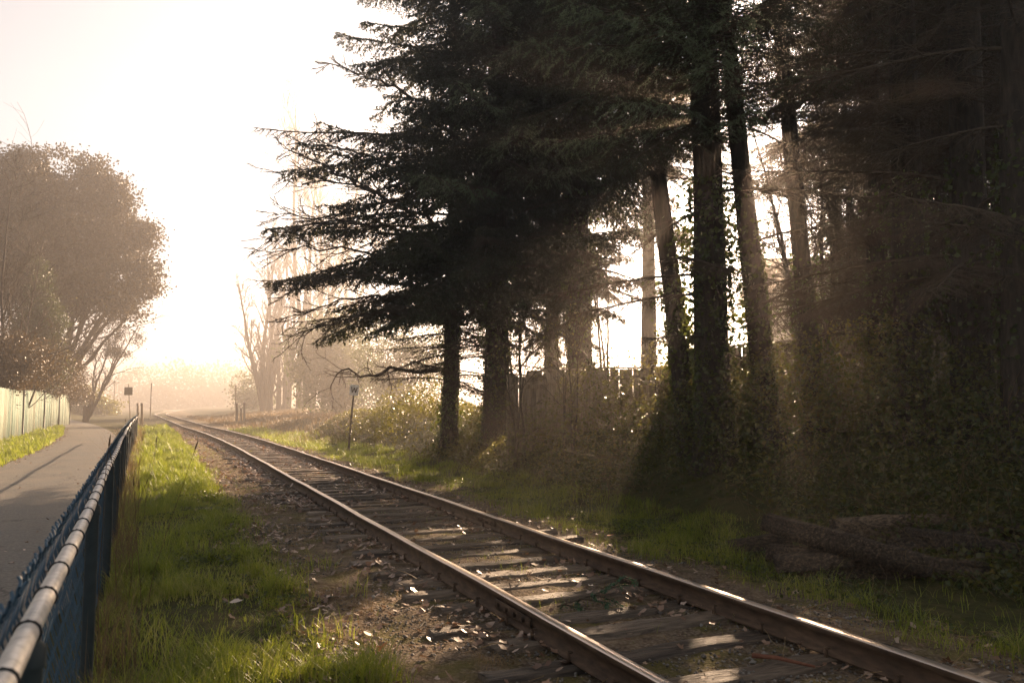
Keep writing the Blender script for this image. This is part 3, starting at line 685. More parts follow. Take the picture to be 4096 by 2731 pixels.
deadtree(3900, 10.6, 3850, 'thick dark trunk, second from the right edge', 18, .27, 1200, 44, 7.8, 3.2, 4)
deadtree(4110, 9.2, 4070, 'thick dark trunk cut by the right edge of the picture', 18, .26, 900, 28, 7.0, 3.2, 4)
# ------------------------------------------------------------ bare twiggy trees
def baretree(px, d, label, H, r0, k1=26, k2=9, k3=7, ang=(.5, 1.1), up=.05, lean=(0, 0), name='bare_tree', stems=1, group=None, mat='twig', first=.15, lr=(.28, .5), leaves=0, lmat='bramble', ls=.08, wob=.16, base_z=None, cat='tree', spread=.07):
    p = at(px, 1618, d); p[2] = float(gh(p[0], p[1])) - .05
    root = tag(empty(name, tuple(p)), label, cat, group); tb = MB(); cb_ = MB()
    o = rng.normal(0, spread, (stems, 3)) * (stems > 1); o[:, 2] = 0
    dirs = np.array([[lean[0], lean[1], 1.0]] * stems) + rng.normal(0, .07, (stems, 3)) * (stems > 1)
    P, Rr = walk(o, dirs, np.full(stems, float(H)) * rng.uniform(.75, 1.0, stems) if stems > 1 else np.array([float(H)]), np.full(stems, r0), 12, .05, .03, .12)
    tb.tubes(P, Rr, 8, .5)
    P1, R1 = grow(P, Rr, k1, lr, ang, 7, wob, up, first, .97, .45, .55)
    P2, R2 = grow(P1, R1, k2, (.3, .6), (.4, .9), 5, wob, up, .15, 1, .5, .5)
    P3_, R3 = grow(P2, R2, k3, (.3, .65), (.4, .9), 4, wob, up, .2, 1, .6, .5, end=.5)
    R1 = np.maximum(R1, .008); R2 = np.maximum(R2, .0045 * max(1, d / 16)); R3 = np.maximum(R3, .0032 * max(1, d / 16))
    cb_.tubes(P1, R1, 4, .5).tubes(P2, R2, 3, .5).tubes(P3_, R3, 3, .5)
    tb.build('trunk', M['bark'], root, True); cb_.build('crown', M[mat], root)
    if leaves:
        i = rng.integers(len(P3_), size=leaves); j = rng.integers(1, P3_.shape[1], size=leaves)
        V, F = leaf_quads(P3_[i, j] + rng.normal(0, .05, (leaves, 3)), ls); MB().add(V, F, rng.random(len(F))).build('leaves', M[lmat], root)
    return root
G3 = 'bare trees in the dark wood at the right'
baretree(3350, 17, 'bare thicket tree just right of the shaft of light', 10, .07, 20, 8, 6, (.6, 1.3), -.01, stems=3, group=G3)
baretree(3420, 18, 'bare thicket tree just right of the slim straight dark trunk', 11, .08, 22, 9, 7, (.6, 1.4), -.01, stems=3, group=G3)
baretree(3760, 15, 'bare twiggy tree between the two thick dark trunks', 11, .08, 24, 10, 7, (.6, 1.4), -.02, stems=3, group=G3)
baretree(4000, 14, 'bare twiggy tree left of the trunk at the right edge', 10, .07, 22, 9, 7, (.6, 1.4), -.02, stems=3, group=G3)
baretree(3200, 26, 'far bare tree seen between the leaning trunks', 12, .10, 16, 8, 6, (.5, 1.2), 0, stems=3, group=G3)
baretree(3600, 24, 'far bare tree glimpsed behind the third trunk from the right edge', 14, .10, 26, 10, 7, (.5, 1.2), 0, stems=4, group=G3)
baretree(3950, 22, 'far bare tree glimpsed through the gap near the right edge', 14, .10, 26, 10, 7, (.5, 1.2), 0, stems=4, group=G3)
baretree(2270, 16.8, 'leafless shrub with many thin stems in front of the grey fence', 3.0, .025, 9, 5, 3, (.3, .9), .03, stems=4, group=G3, name='bare_shrub', cat='shrub', spread=.12, leaves=220, ls=.07)
baretree(2080, 17.5, 'leafless leaning shrub at the left end of the grey fence', 3.4, .028, 8, 5, 4, (.3, .9), .02, (.15, -.1), stems=3, group=G3, name='bare_shrub', cat='shrub', spread=.12, leaves=250, ls=.07)
baretree(2700, 15.2, 'leafless shrub before the right end of the grey fence', 2.4, .022, 9, 5, 3, (.3, .9), .02, stems=5, group=G3, name='bare_shrub', cat='shrub', spread=.12, leaves=500, ls=.07)
# the bare limb that reaches out above the W sign
def limb():
    d = 22.3; pts = [(1800, 1475), (1680, 1490), (1600, 1478), (1560, 1468), (1530, 1492), (1500, 1503), (1470, 1500), (1440, 1508), (1425, 1495), (1395, 1474), (1365, 1482), (1345, 1500), (1322, 1545), (1320, 1575)]
    P = np.array([at(x, y, d - .15 * k) for k, (x, y) in enumerate(pts)]); rr = np.linspace(.06, .006, len(pts))
    t = np.linspace(0, len(pts) - 1, 40); P = np.stack([np.interp(t, range(len(pts)), P[:, k]) for k in range(3)], -1)
    rr = np.interp(t, range(len(pts)), rr)
    b = MB().tubes(P, rr, 6, .5); P1, R1 = grow(P[None], rr[None], 16, (.12, .3), (.5, 1.2), 7, .22, -.03, .25, 1, .5, .3)
    P2, R2 = grow(P1, R1, 3, (.3, .6), (.5, 1.0), 5, .25, -.02, .2, 1, .6, .3)
    b.tubes(P1, np.maximum(R1, .006), 4, .5).tubes(P2, np.maximum(R2, .0045), 3, .5)
    o = b.build('bare_limb', M['twig'], cA); o.data.transform(Matrix.Translation(-Vector(cA.location)))
limb()
def fine_limb(x0, y0, x1, y1, sag, d0=21.5, d1=19.5, r=.05, k=20, k2=9):
    t = np.linspace(0, 1, 14)[:, None]; P = at(x0, y0, d0) * (1 - t) + at(x1, y1, d1) * t; P[:, 2] += sag * np.sin(t[:, 0] * math.pi); P[1:-1] += rng.normal(0, .05, (12, 3))
    rr = np.linspace(r, .008, 14); b = MB().tubes(P, rr, 5, .5)
    P1, R1 = grow(P[None], rr[None], k, (.20, .42), (.2, .65), 8, .13, .02, .2, 1, .45, .55)
    P2, R2 = grow(P1, R1, k2, (.2, .5), (.3, .8), 5, .16, .0, .15, 1, .6, .4)
    b.tubes(P1, np.maximum(R1, .0085), 4, .5).tubes(P2, np.maximum(R2, .0055), 3, .5)
    o = b.build('bare_limb', M['twig'], cA); o.data.transform(Matrix.Translation(-Vector(cA.location)))
for q in ((1740, 900, 1090, 690, .35), (1600, 830, 1130, 590, .1), (1730, 960, 1060, 960, .5), (1740, 1020, 1100, 860, .3), (1700, 1080, 1080, 1010, .35), (1740, 1230, 1110, 1290, .45), (1760, 1280, 1180, 1360, .4), (1700, 1180, 1130, 1180, .5), (1650, 400, 1300, 250, .1), (1640, 700, 1180, 560, .2)): fine_limb(*q)
baretree(2080, 25, 'bare tree behind the left half of the grey fence', 7.5, .05, 9, 6, 4, (.5, 1.3), 0, stems=3, group=G3)
baretree(2420, 23, 'bare tree behind the middle of the grey fence', 7, .045, 8, 6, 4, (.5, 1.3), 0, stems=3, group=G3)
baretree(2700, 21, 'bare tree behind the right end of the grey fence', 5, .04, 6, 6, 4, (.5, 1.3), 0, stems=3, group=G3)
G4 = 'pale poplars fading into the mist'
for (px, d, H, st, lb) in ((1075, 112, 23, 5, 'pale bare poplar with upswept stems, leftmost of the misty group'), (1150, 118, 20, 4, 'pale bare poplar just right of the leftmost misty one'), (1235, 108, 43, 4, 'tallest pale poplar rising behind the spruce boughs'), (1330, 120, 36, 4, 'pale poplar behind the tips of the lowest spruce boughs')):
    baretree(px, d, lb, H, .42, 18, 8, 5, (.25, .6), .10, name='poplar_tree', stems=st, group=G4, first=.05, lr=(.18, .38), wob=.10, spread=.75)
# soft evergreen masses in the mist
def leafmass(name, label, cat, lobes, n, size, mat, trunkpx=None, parent_px=None, d=40, group=None, flat=0, shell=.5, branches=True, r0=.2, kind=None, asp=.7, droop=0, pleaf=.35, nbr=99, nsc=.9):
    """crown built of leaf clumps that fill lobes [(px, py, depth, radius_m, zscale)]"""
    base = at(parent_px, 1618, d); base[2] = float(gh(base[0], base[1])) - .05
    C = np.array([at(a, b_, c_) for a, b_, c_, r_, z_ in lobes]) - base; rr = np.array([l[3] for l in lobes]); zs = np.array([l[4] for l in lobes])
    w = rr ** 2.2; k = rng.choice(len(C), n // 22, p=w / w.sum())
    q = rng.normal(size=(len(k), 3)); q /= np.linalg.norm(q, axis=1, keepdims=True)
    rad = rr[k] * (shell + (1 - shell) * rng.random(len(k)) ** .6)
    cc = C[k] + q * rad[:, None] * np.stack([np.ones(len(k)), np.ones(len(k)), zs[k]], -1)
    cc = cc[vnoise(cc[:, 0] * nsc, cc[:, 1] * nsc, cc[:, 2] * nsc, seed=8) > pleaf]
    lc = np.repeat(cc, 22, 0) + rng.normal(0, 1, (len(cc) * 22, 3)) * size * np.array([2.0, 2.0, 1.4 + droop])
    lc = lc[lc[:, 2] > .1]
    V, F = leaf_quads(lc, size, flat, asp)
    if name is None: return V + base, F
    root = tag(empty(name, tuple(base)), label, cat, group)
    MB().add(V, F, np.clip(np.repeat(rng.random(len(F) // 22 + 1), 22)[:len(F)] * .6 + rng.random(len(F)) * .4, 0, 1)).build('crown', M[mat], root)
    if branches:
        tb = MB(); m = C.mean(0); 
        for c_, r_ in list(zip(C, rr))[:nbr]:
            mid = np.array([m[0] * .25 + c_[0] * .25, m[1] * .25 + c_[1] * .25, c_[2] * .42]); 
            t = np.linspace(0, 1, 9)[:, None]; P = (1 - t) ** 2 * np.zeros(3) + 2 * t * (1 - t) * mid + t ** 2 * (c_ + rng.normal(0, .2, 3)); P[1:-1] += rng.normal(0, .08, (7, 3))
            R_ = np.linspace(r0, r0 * .25, 9); tb.tubes(P, R_, 6, .5)
            P1, R1 = grow(P[None], R_[None], 6, (.25, .45), (.4, 1.0), 6, .15, .03, .35, 1, .4, .3)
            P2, R2 = grow(P1, R1, 6, (.3, .6), (.4, .9), 4, .15, .0, .2, 1, .5, .4)
            tb.tubes(P1, R1, 4, .5).tubes(P2, np.maximum(R2, .008), 3, .5)
        trunk_mesh(tb, trunk_fn((0, 0), (0, 0), 2), 1.6, r0 * 1.5, 10, .3, 6, .9)
        tb.build('trunk', M['bark'], root, True)
    return root
D = 59
L_ = [(70, 790, D, 3.85, .85), (270, 800, D + 1, 3.62, .85), (180, 1000, D - 1, 4.43, .9), (400, 960, D + 2, 3.38, .85), (490, 1100, D, 2.68, .9), (380, 1190, D - 2, 2.57, .8), (555, 1100, D + 1, 1.63, .9), (590, 1010, D + 1, 0.93, .8), (30, 1080, D + 2, 4.20, .9), (520, 1240, D, 1.17, .8), (300, 690, D, 1.98, .7), (150, 660, D, 1.87, .6), (430, 800, D, 1.98, .8), (-150, 900, D, 4.90, .9), (250, 1150, D + 3, 2.80, .8), (480, 930, D, 1.98, .8)]
for l in list(L_):
    for q in range(5):
        v = rng.normal(size=3); v /= np.linalg.norm(v); L_.append((l[0] + v[0] * l[3] * 54 * 1.0, l[1] - v[2] * l[3] * 54 * .85, l[2] + v[1] * l[3] * .8, l[3] * rng.uniform(.25, .5), .8))
leafmass('madrone_tree', 'huge rounded broadleaf tree with a dense dark crown overhanging the path', 'tree', L_, 230000, .21, 'broadleaf', parent_px=175, d=D, shell=.35, r0=.26, pleaf=.37, nbr=16, nsc=.62)
D = 74
leafmass('broadleaf_tree', 'smaller misty tree behind the huge rounded one, with sparse open branches', 'tree', [(440, 1330, D, 1.9, .7), (520, 1350, D, 1.3, .6), (380, 1400, D, 1.6, .6), (460, 1410, D, 1.3, .4), (540, 1300, D, 1.0, .5)], 9000, .15, 'broadleaf', parent_px=345, d=D, shell=.3, r0=.16, pleaf=.42)
D = 48.5
leafmass('evergreen_column', 'slim dark green evergreen rising above the brambles at the left', 'tree', [(165, 1060, D, 0.42, 1.3), (165, 1130, D, 0.68, 1.3), (170, 1200, D, 0.94, 1.2), (165, 1280, D, 1.29, 1.1), (150, 1380, D, 1.52, 1.1), (190, 1300, D, 1.06, 1.2), (110, 1300, D, 1.06, 1.2), (170, 1470, D, 1.52, 1)], 30000, .12, 'darkgreen', parent_px=160, d=D, shell=.25, r0=.09, pleaf=.2)
G5 = 'thin bare trees at the left edge'
baretree(20, 37, 'thin bare tree at the left edge before the huge crown', 12, .11, 22, 7, 5, (.5, 1.0), .05, group=G5, name='bare_tree')
baretree(100, 44, 'thin bare tree just left of the slim dark evergreen', 11, .09, 18, 7, 5, (.5, 1.0), .06, group=G5, name='bare_tree')
baretree(-60, 35, 'thin bare tree cut off by the left edge', 9, .09, 22, 7, 5, (.5, 1.0), .05, group=G5, name='bare_tree')
baretree(60, 42, 'bare sapling leaning right across the slim dark evergreen', 8.5, .06, 12, 5, 3, (.4, .8), .03, (.55, -.25), group=G5, name='bare_tree', leaves=120)
# misty evergreens behind the W sign and beyond the fence
G6 = 'evergreens fading into the mist behind the W sign'
D = 80
leafmass('cedar_tree', 'drooping cedar faded by the mist, straight behind the W sign', 'tree', [(1240, 1400, D, 2.61, 1.3), (1290, 1500, D, 3.30, 1.1), (1390, 1450, D + 2, 3.83, 1.2), (1330, 1580, D, 2.95, .8), (1450, 1560, D, 3.30, .8), (1330, 1340, D + 3, 2.61, 1.2)], 34000, .25, 'cedar', parent_px=1340, d=D, group=G6, shell=.4, r0=.12, pleaf=.36, droop=1.2)
leafmass('cedar_tree', 'broad cedar faded by the mist, between the W sign and the spruce trunk', 'tree', [(1560, 1400, 64, 2.9, 1.2), (1640, 1500, 64, 2.9, 1.1), (1540, 1540, 64, 2.4, .9), (1700, 1380, 66, 3.1, 1.2)], 24000, .18, 'cedar', parent_px=1600, d=64, group=G6, shell=.4, r0=.12, pleaf=.45, droop=1.2)
leafmass('misty_tree', 'round-headed tree almost lost in the mist, left of the poplars', 'tree', [(1010, 1560, 130, 3.3, .9), (1040, 1600, 130, 3.3, .8), (985, 1610, 130, 1.9, .8)], 6000, .36, 'cedar', parent_px=1020, d=130, shell=.4, r0=.15)
G7 = 'sunlit greenery beyond the dark wood'
for (px, py, d, r_, lb) in ((3360, 1290, 32, 1.2, 'yellow-green bush lit by the sun beyond the shaft of light'), (3560, 1190, 34, 2.2, 'sunlit bush beyond the third trunk from the right edge'), (3780, 1130, 30, 2.2, 'bright green bush seen between the two thick dark trunks'), (4000, 1110, 28, 2.2, 'bright green bush seen in the gap near the right edge')):
    leafmass('leafy_bush', lb, 'bush', [(px, py, d, r_, 1.0), (px - 90, py + 140, d + 1, r_, .9), (px + 100, py + 150, d - 1, r_, .9)], 9000, .16, 'bramble', parent_px=px, d=d, group=G7, shell=.4, r0=.08, pleaf=.40)
for (px, d, lb) in ((3560, 21, 'dark cedar behind the fence, left of the second thick dark trunk'), (3800, 20, 'dark cedar behind the fence between the two thick dark trunks'), (4060, 19, 'dark cedar behind the fence near the right edge'), (4400, 17, 'dark cedar behind the fence, cut off by the right edge')):
    leafmass('cedar_tree', lb, 'tree', [(px + (k % 2) * 110 - 55, 1330 - 105 * k, d, 1.75 - .12 * k, 1.0) for k in range(5)], 17000, .13, 'darkgreen', parent_px=px, d=d, group='dark cedars behind the overgrown fence', shell=.3, r0=.09, pleaf=.36)  # cedars added behind the fence to shut out low sun and sky
# pale house beyond the wood
p = at(3330, 1618, 44); p[2] = float(gh(p[0], p[1])); hs_ = tag(empty('house', tuple(p)), 'pale rendered house glimpsed through the trunks at the right', 'house')
def hbox(name, c, s, m, bev=.0):
    o = MB().box(c, s, rz=-YAW, a=.5, bev=bev).build(name, M[m], hs_); return o
hbox('wall', (0, 0, 3.2), (7.5, 6, 6.4), 'wall')
v = np.array([(-4.2, -3.5, 6.35), (4.2, -3.5, 6.35), (4.2, 3.5, 6.35), (-4.2, 3.5, 6.35), (-4.2, 0, 8.6), (4.2, 0, 8.6)]) @ rmat('Z', -YAW).T
b = MB().add(v, [(0, 1, 5, 4), (2, 3, 4, 5), (0, 3, 2, 1)], .5); b.f.append(np.array([[0, 4, 3], [1, 2, 5]])); b.a.append(np.array([.5, .5])); b.build('roof', M['roof'], hs_)
for (x, z) in ((-2, 4.6), (1.6, 4.6), (-2, 1.6), (1.6, 1.6)):
    c = np.array([x, -3.02, z]) @ rmat('Z', -YAW).T; o = MB().box(c, (1.1, .08, 1.3), rz=-YAW, a=.5).build('window', M['signwhite'], hs_)
    c = np.array([x, -3.065, z]) @ rmat('Z', -YAW).T; MB().box(c, (.92, .03, 1.12), rz=-YAW, a=.5).build('pane', M['glass'], o)
# far-off wood, one mass almost lost in the haze
vv = [leafmass(None, '', '', [(px, 1600 - h, 300, 8 + 4 * rng.random(), .8), (px + 25, 1610, 300, 10, .6)], 2600, 1.0, 'cedar', parent_px=px, d=300) for px, h in ((480, 30), (560, 55), (640, 70), (700, 85), (770, 62), (840, 78), (900, 50), (960, 40), (1060, 60), (1130, 60))]
b = MB()
for v, f in vv: b.add(v, f, rng.random(len(f)))
o = b.build('distant_wood', M['cedar']); o['kind'] = 'stuff'; o['label'] = 'far line of trees almost lost in the mist'; o['category'] = 'trees'

# ------------------------------------------------------------ ivy and brambles on the bank
def kl(x, y):
    e = .92 + .5 * (fbm(x * .5, y * .9, 2, 41) - .5) + .25 * sstep(7, 4, y)
    return sstep(e + .25, e - .15, x) * (.12 + .88 * sstep(.40, .56, fbm(x * 1.8, y * 1.8, 2, 43))) + .10 * (x < 1.7) * (vnoise(x * 2.5, y * 2.5, seed=44) > .72)
MOUNDS = [(*onz(1600, 1750, .3)[:2], 1.3, 1.25), (*onz(1700, 1760, .4)[:2], 1.2, 1.4), (*at(1620, 1618, 25)[:2], 1.5, 1.3), (*at(2350, 1618, 16)[:2], 1.0, .45), (*at(2550, 1618, 14.5)[:2], 1.0, .45), (*at(2800, 1618, 13)[:2], 1.2, .9), (*at(3100, 1618, 11.5)[:2], 1.2, .8), (*at(3500, 1618, 12)[:2], 1.5, .9), (*at(3850, 1618, 10.5)[:2], 1.5, .9), (*at(2120, 1618, 17.4)[:2], 1.2, .7), (*at(2480, 1618, 17.0)[:2], 1.1, .75), (*at(2640, 1618, 16.6)[:2], 1.1, .7), (*at(2300, 1618, 17.6)[:2], 1.0, .5), (*at(1460, 1618, 29)[:2], 1.4, .8)]
def cover(x, y):
    t = .07 + .28 * sstep(6.0, 7.6, x) * fbm(x * .7, y * .7, 3, 21) + .18 * sstep(6.6, 8.6, x)
    for mx, my, r_, h_ in MOUNDS: t = t + h_ * np.exp(-((x - mx) ** 2 + (y - my) ** 2) / r_ ** 2)
    return t
def leafcover(n, x0, x1, y0, y1, size, mat, name, label, keepf, cf, hfun=None, flat=.35, cat='ground cover'):
    x = rng.uniform(x0, x1, n); y = y0 + (y1 - y0) * rng.random(n) ** 1.4; m = keepf(x, y) > rng.random(n); x = x[m]; y = y[m]
    u = rng.random(len(x)) ** .45; z = gh(x, y) + cf(x, y) * u + .01
    V, F = leaf_quads(np.stack([x, y, z], -1), size * (.8 + .012 * y), flat, .8, .3, np.array([0, 0, 1.]))
    a = np.clip(vnoise(x * 1.1, y * 1.1, seed=4) * .8 + rng.normal(0, .22, len(x)), 0, 1)
    o = MB().add(V, F, a).build(name, M[mat]); o['kind'] = 'stuff'; o['label'] = label; o['category'] = cat; return o
def k_bank(x, y): return sstep(6.25, 6.95, x + 1.2 * (fbm(x * .6, y * .6, 2, 31) - .5)) * (.35 + .65 * sstep(.3, .5, fbm(x, y, 2, 12)))
leafcover(125000, 5.4, 12.5, 1.5, 40, .066, 'bramble', 'bramble_cover', 'tangle of bramble leaves over the bank under the conifers', k_bank, cover)
leafcover(45000, 5.4, 9.5, 1.0, 26, .062, 'ivy', 'ivy_cover', 'dark glossy ivy carpeting the foot of the bank', lambda x, y: k_bank(x, y) * sstep(18, 9, y), lambda x, y: cover(x, y) * .9)
leafcover(26000, -.2, 1.6, 1.8, 16, .034, 'ivy', 'weeds', 'small broad-leaved weeds mixed into the grass verge', lambda x, y: kl(x, y) * (vnoise(x * 2.2, y * 2.2, seed=33) > .5), lambda x, y: .07 + 0 * x)
leafcover(14000, 4.6, 6.4, 1.8, 16, .036, 'ivy', 'weeds', 'small broad-leaved weeds mixed into the strip right of the track', lambda x, y: sstep(4.6, 5.6, x) * (vnoise(x * 2.2, y * 2.2, seed=34) > .5), lambda x, y: .09 + 0 * x)
# arching canes and dead stems through the brambles
n = 1500; x = rng.uniform(6.1, 11.5, n); y = rng.uniform(2.5, 34, n) ; o = np.stack([x, y, gh(x, y) + cover(x, y) * .3], -1)
d = rng.normal(0, .6, (n, 3)); d[:, 2] = 1.0
P, Rr = walk(o, d, rng.uniform(.5, 1.9, n), np.full(n, .0042), 8, .22, -.13, .4)
P2, R2 = grow(P, Rr, 3, (.15, .4), (.5, 1.1), 4, .2, -.05)
o = MB().tubes(P, Rr, 3).tubes(P2, np.maximum(R2, .0025), 3).build('bramble_canes', M['straw']); o['kind'] = 'stuff'; o['label'] = 'dry arching bramble canes and dead stems on the bank'; o['category'] = 'ground cover'
# brambles heaped over the green fence, and the hedge beyond it
G8 = 'brambles heaped over the green fence'
for (px, py, d, r_, lb) in ((20, 1440, 37.5, 1.9, 'brown bramble heap over the green fence at the left edge'), (110, 1450, 44.5, 2.1, 'brown bramble heap over the green fence below the slim evergreen'), (190, 1480, 53, 2.3, 'bramble heap over the green fence below the huge tree trunk'), (255, 1530, 63, 2.0, 'bramble heap trailing over the far end of the green fence')):
    leafmass('bramble_bush', lb, 'bush', [(px, py, d, r_, .75), (px + 40, py + 40, d + 2, r_ * .8, .6), (px - 50, py + 30, d - 1, r_ * .9, .7)], 16000, .12, 'thicket', parent_px=px - 20, d=d, group=G8, shell=.3, r0=.03, pleaf=.3)
leafmass('hedge', 'low misty hedge beyond the end of the green fence', 'hedge', [(310, 1600, 110, 2.4, .9), (360, 1610, 110, 2.3, .8), (400, 1625, 111, 1.7, .8), (430, 1635, 113, 1.6, .7)], 9000, .26, 'bramble', parent_px=350, d=110, shell=.3, r0=.04, pleaf=.2)

# ------------------------------------------------------------ grass
def grass(name, label, n, xf, y0, y1, keep, hf, wd=.006, mat='grass', pw=1.8, lod=14.0, cat='grass', bend=.5, var=None):
    y = y0 + (y1 - y0) * rng.random(n) ** pw; x = xf(y, rng.random(n)); m = keep(x, y) > rng.random(n); x = x[m]; y = y[m]; n = len(x)
    tuft = vnoise(x * 2.6, y * 2.6, seed=15) * .75 + vnoise(x * 8, y * 8, seed=16) * .55; h = hf(x, y) * (.22 + 1.9 * tuft ** 2.4) * rng.uniform(.5, 1.25, n)
    az = rng.uniform(0, 6.28, n) + 3 * vnoise(x * 4, y * 4, seed=18); b = rng.uniform(.15, 1.0, n) * bend + .15
    dx, dy = np.cos(az), np.sin(az); w_ = wd * np.maximum(1, np.abs(y) / lod) * rng.uniform(.6, 1.3, n); z = gh(x, y) - .01
    px_, py_ = -dy, dx; V = []
    for t, k in ((0, 1.), (.45, .85), (.8, .5)):
        cx = x + dx * h * b * t * t * 1.3; cyy = y + dy * h * b * t * t * 1.3; cz = z + h * (t - .45 * b * t * t)
        for s_ in (-1, 1): V.append(np.stack([cx + s_ * px_ * w_ * k / 2, cyy + s_ * py_ * w_ * k / 2, cz], -1))
    V.append(np.stack([x + dx * h * b * 1.3, y + dy * h * b * 1.3, z + h * (1 - .45 * b)], -1))
    V = np.stack(V, 1).reshape(-1, 3); o7 = (np.arange(n) * 7)[:, None]
    a = np.clip((var(x, y) if var else -.05 + .8 * fbm(x * 1.6, y * 1.6, 2, 19)) + rng.normal(0, .2, n) + .5 * (rng.random(n) < .10), 0, 1)
    mb = MB().add(V, np.concatenate([o7 + [0, 1, 3, 2], o7 + [2, 3, 5, 4]]), np.concatenate([a, a]))
    mb.f.append(o7 + np.array([4, 5, 6])); mb.a.append(a)
    o = mb.build(name, M[mat]); o['kind'] = 'stuff'; o['label'] = label; o['category'] = cat; return o
grass('grass', 'green grass verge between the chain-link fence and the track', 300000, lambda y, r: -.22 + 2.0 * r - .02 * y, 1.2, 60, kl, lambda x, y: .12 + .05 * sstep(.9, .0, x) + .08 * sstep(6, 3, y), .0058)
grass('grass', 'sunlit grass strip between the track and the bramble bank', 190000, lambda y, r: 4.35 + toff(y) * .8 + 2.4 * r, 2.0, 55, lambda x, y: sstep(4.5, 5.3, x - toff(y) * .8 + .9 * (fbm(x * .8, y * .8, 2, 51) - .5)) * (.12 + .88 * sstep(.38, .56, fbm(x * 1.5, y * 1.5, 2, 53))) * (1 - .97 * (sstep(5.15, 5.5, x) * sstep(3.6, 4.4, y) * sstep(8.0, 7.2, y))), lambda x, y: .13 + 0 * x, .0055)
grass('grass', 'short grass verge between the path and the green board fence', 80000, lambda y, r: poff(y) + .15 - r * (poff(y) + 6.2 + .0135 * (y - 39)), 16, 75, lambda x, y: sstep(0, .3, poff(y) + .1 - x + .3 * (fbm(x, y, 2, 57) - .5)), lambda x, y: .16 + 0 * x, .012, lod=20, pw=1.2)
grass('grass', 'sparse weeds and moss tufts between the sleepers', 26000, lambda y, r: 1.0 + 3.9 * r + toff(y), 2.2, 50, lambda x, y: (vnoise(x * 1.9, y * 1.9, seed=61) > .66) * .8 + .03, lambda x, y: .05 + 0 * x, .004)
grass('grass', 'rough misty grass beyond the bank, right of the far rails', 45000, lambda y, r: 5.2 + toff(y) * .8 + 16 * r, 32, 110, lambda x, y: .4 + .6 * sstep(.3, .6, fbm(x * .5, y * .5, 2, 91)), lambda x, y: .22 + 0 * x, .012, 'straw', lod=24, pw=1.3)
grass('dry_grass', 'tall dry grass stalks standing along the chain-link fence', 9000, lambda y, r: fx(y) + .03 + .22 * r ** 1.8, 2.2, 42, lambda x, y: .35 + .65 * sstep(.4, .6, fbm(x * 2, y * 2, 2, 63)), lambda x, y: (.18 + .45 * vnoise(x, y * .9, seed=64)) * (.6 + .5 * sstep(4, 12, y)), .0028, 'straw', bend=.28, lod=16)
grass('dry_grass', 'dead brown grass trampled into the dirt beside the track', 60000, lambda y, r: .7 + 1.6 * r, 2.4, 26, lambda x, y: .1 + .8 * sstep(.45, .62, fbm(x * 1.5, y * 1.5, 3, 66)), lambda x, y: .045 + 0 * x, .0035, 'straw', bend=1.1)
# dried flower stalks with seed heads that rise over the fence
n = 22; ys = 5 + 25 * rng.random(n) ** 1.3; xs = fx(ys) + rng.uniform(.0, .35, n)
o = np.stack([xs, ys, gh(xs, ys)], -1); d = rng.normal(0, .12, (n, 3)); d[:, 2] = 1
P, Rr = walk(o, d, rng.uniform(.8, 1.45, n), np.full(n, .0028), 8, .06, .0, .6)
b = MB().tubes(P, Rr, 3, .3); tip = P[:, -1]; dd = P[:, -1] - P[:, -2]; dd /= np.linalg.norm(dd, axis=1, keepdims=True)
hd = np.stack([tip + dd * k for k in (0, .02, .05, .08)], 1); b.tubes(hd, np.tile([.002, .0055, .0045, .001], (n, 1)), 5, .1)
o = b.build('seed_stalks', M['straw']); o['kind'] = 'stuff'; o['label'] = 'thin dried stalks with seed heads beside the chain-link fence'; o['category'] = 'dry stalks'

n = 700; x = rng.uniform(.6, 5.6, n); y = 2.2 + 20 * rng.random(n) ** 1.5; o = np.stack([x, y, gh(x, y) + .03], -1); d = rng.normal(0, 1, (n, 3)); d[:, 2] *= .12
P, Rr = walk(o, d, rng.uniform(.06, .35, n), rng.uniform(.002, .005, n), 5, .18, 0, .5)
o = MB().tubes(P, Rr, 4).build('twigs', M['straw']); o['kind'] = 'stuff'; o['label'] = 'broken twigs scattered over the track bed and verges'; o['category'] = 'twigs'
# ------------------------------------------------------------ leaf litter
LEAF = []
for k in range(9):
    a = k / 9 * 2 * np.pi; LEAF.append((a, 1.0 if k % 2 == 0 else .48))
lf = np.array([[math.cos(a) * r_, math.sin(a) * r_ * .72] for a, r_ in [(q / 10 * 2 * np.pi + .3, (1.0, .72)[q % 2]) for q in range(10)]])
def litter_mesh(x, y, z, size, tilt=.35, curl=.6):
    n = len(x); az = rng.uniform(0, 6.28, n); V = np.zeros((n, 11, 3)); s = size * rng.uniform(.5, 1.25, n)
    ca, sa = np.cos(az)[:, None], np.sin(az)[:, None]; c = rng.uniform(-.2, 1, n)[:, None] * curl
    u, v = lf[:, 0][None], lf[:, 1][None]; jit = rng.uniform(.6, 1.25, (n, 10)); u = u * jit; v = v * jit
    w_ = c * (v ** 2 * 1.1 + u * u * .4)
    V[:, :10, 0] = u * ca - v * sa; V[:, :10, 1] = u * sa + v * ca; V[:, :10, 2] = w_
    ta, tb_ = rng.normal(0, tilt, n)[:, None], rng.normal(0, tilt, n)[:, None]
    V[:, :, 2] += V[:, :, 0] * ta + V[:, :, 1] * tb_
    V *= .5 * s[:, None, None]; V += np.stack([x, y, z], -1)[:, None]
    o = (np.arange(n) * 11)[:, None]; F = np.concatenate([o + np.array([q, (q + 1) % 10, (q + 2) % 10, 10]) for q in range(0, 10, 2)])
    return V.reshape(-1, 3), F
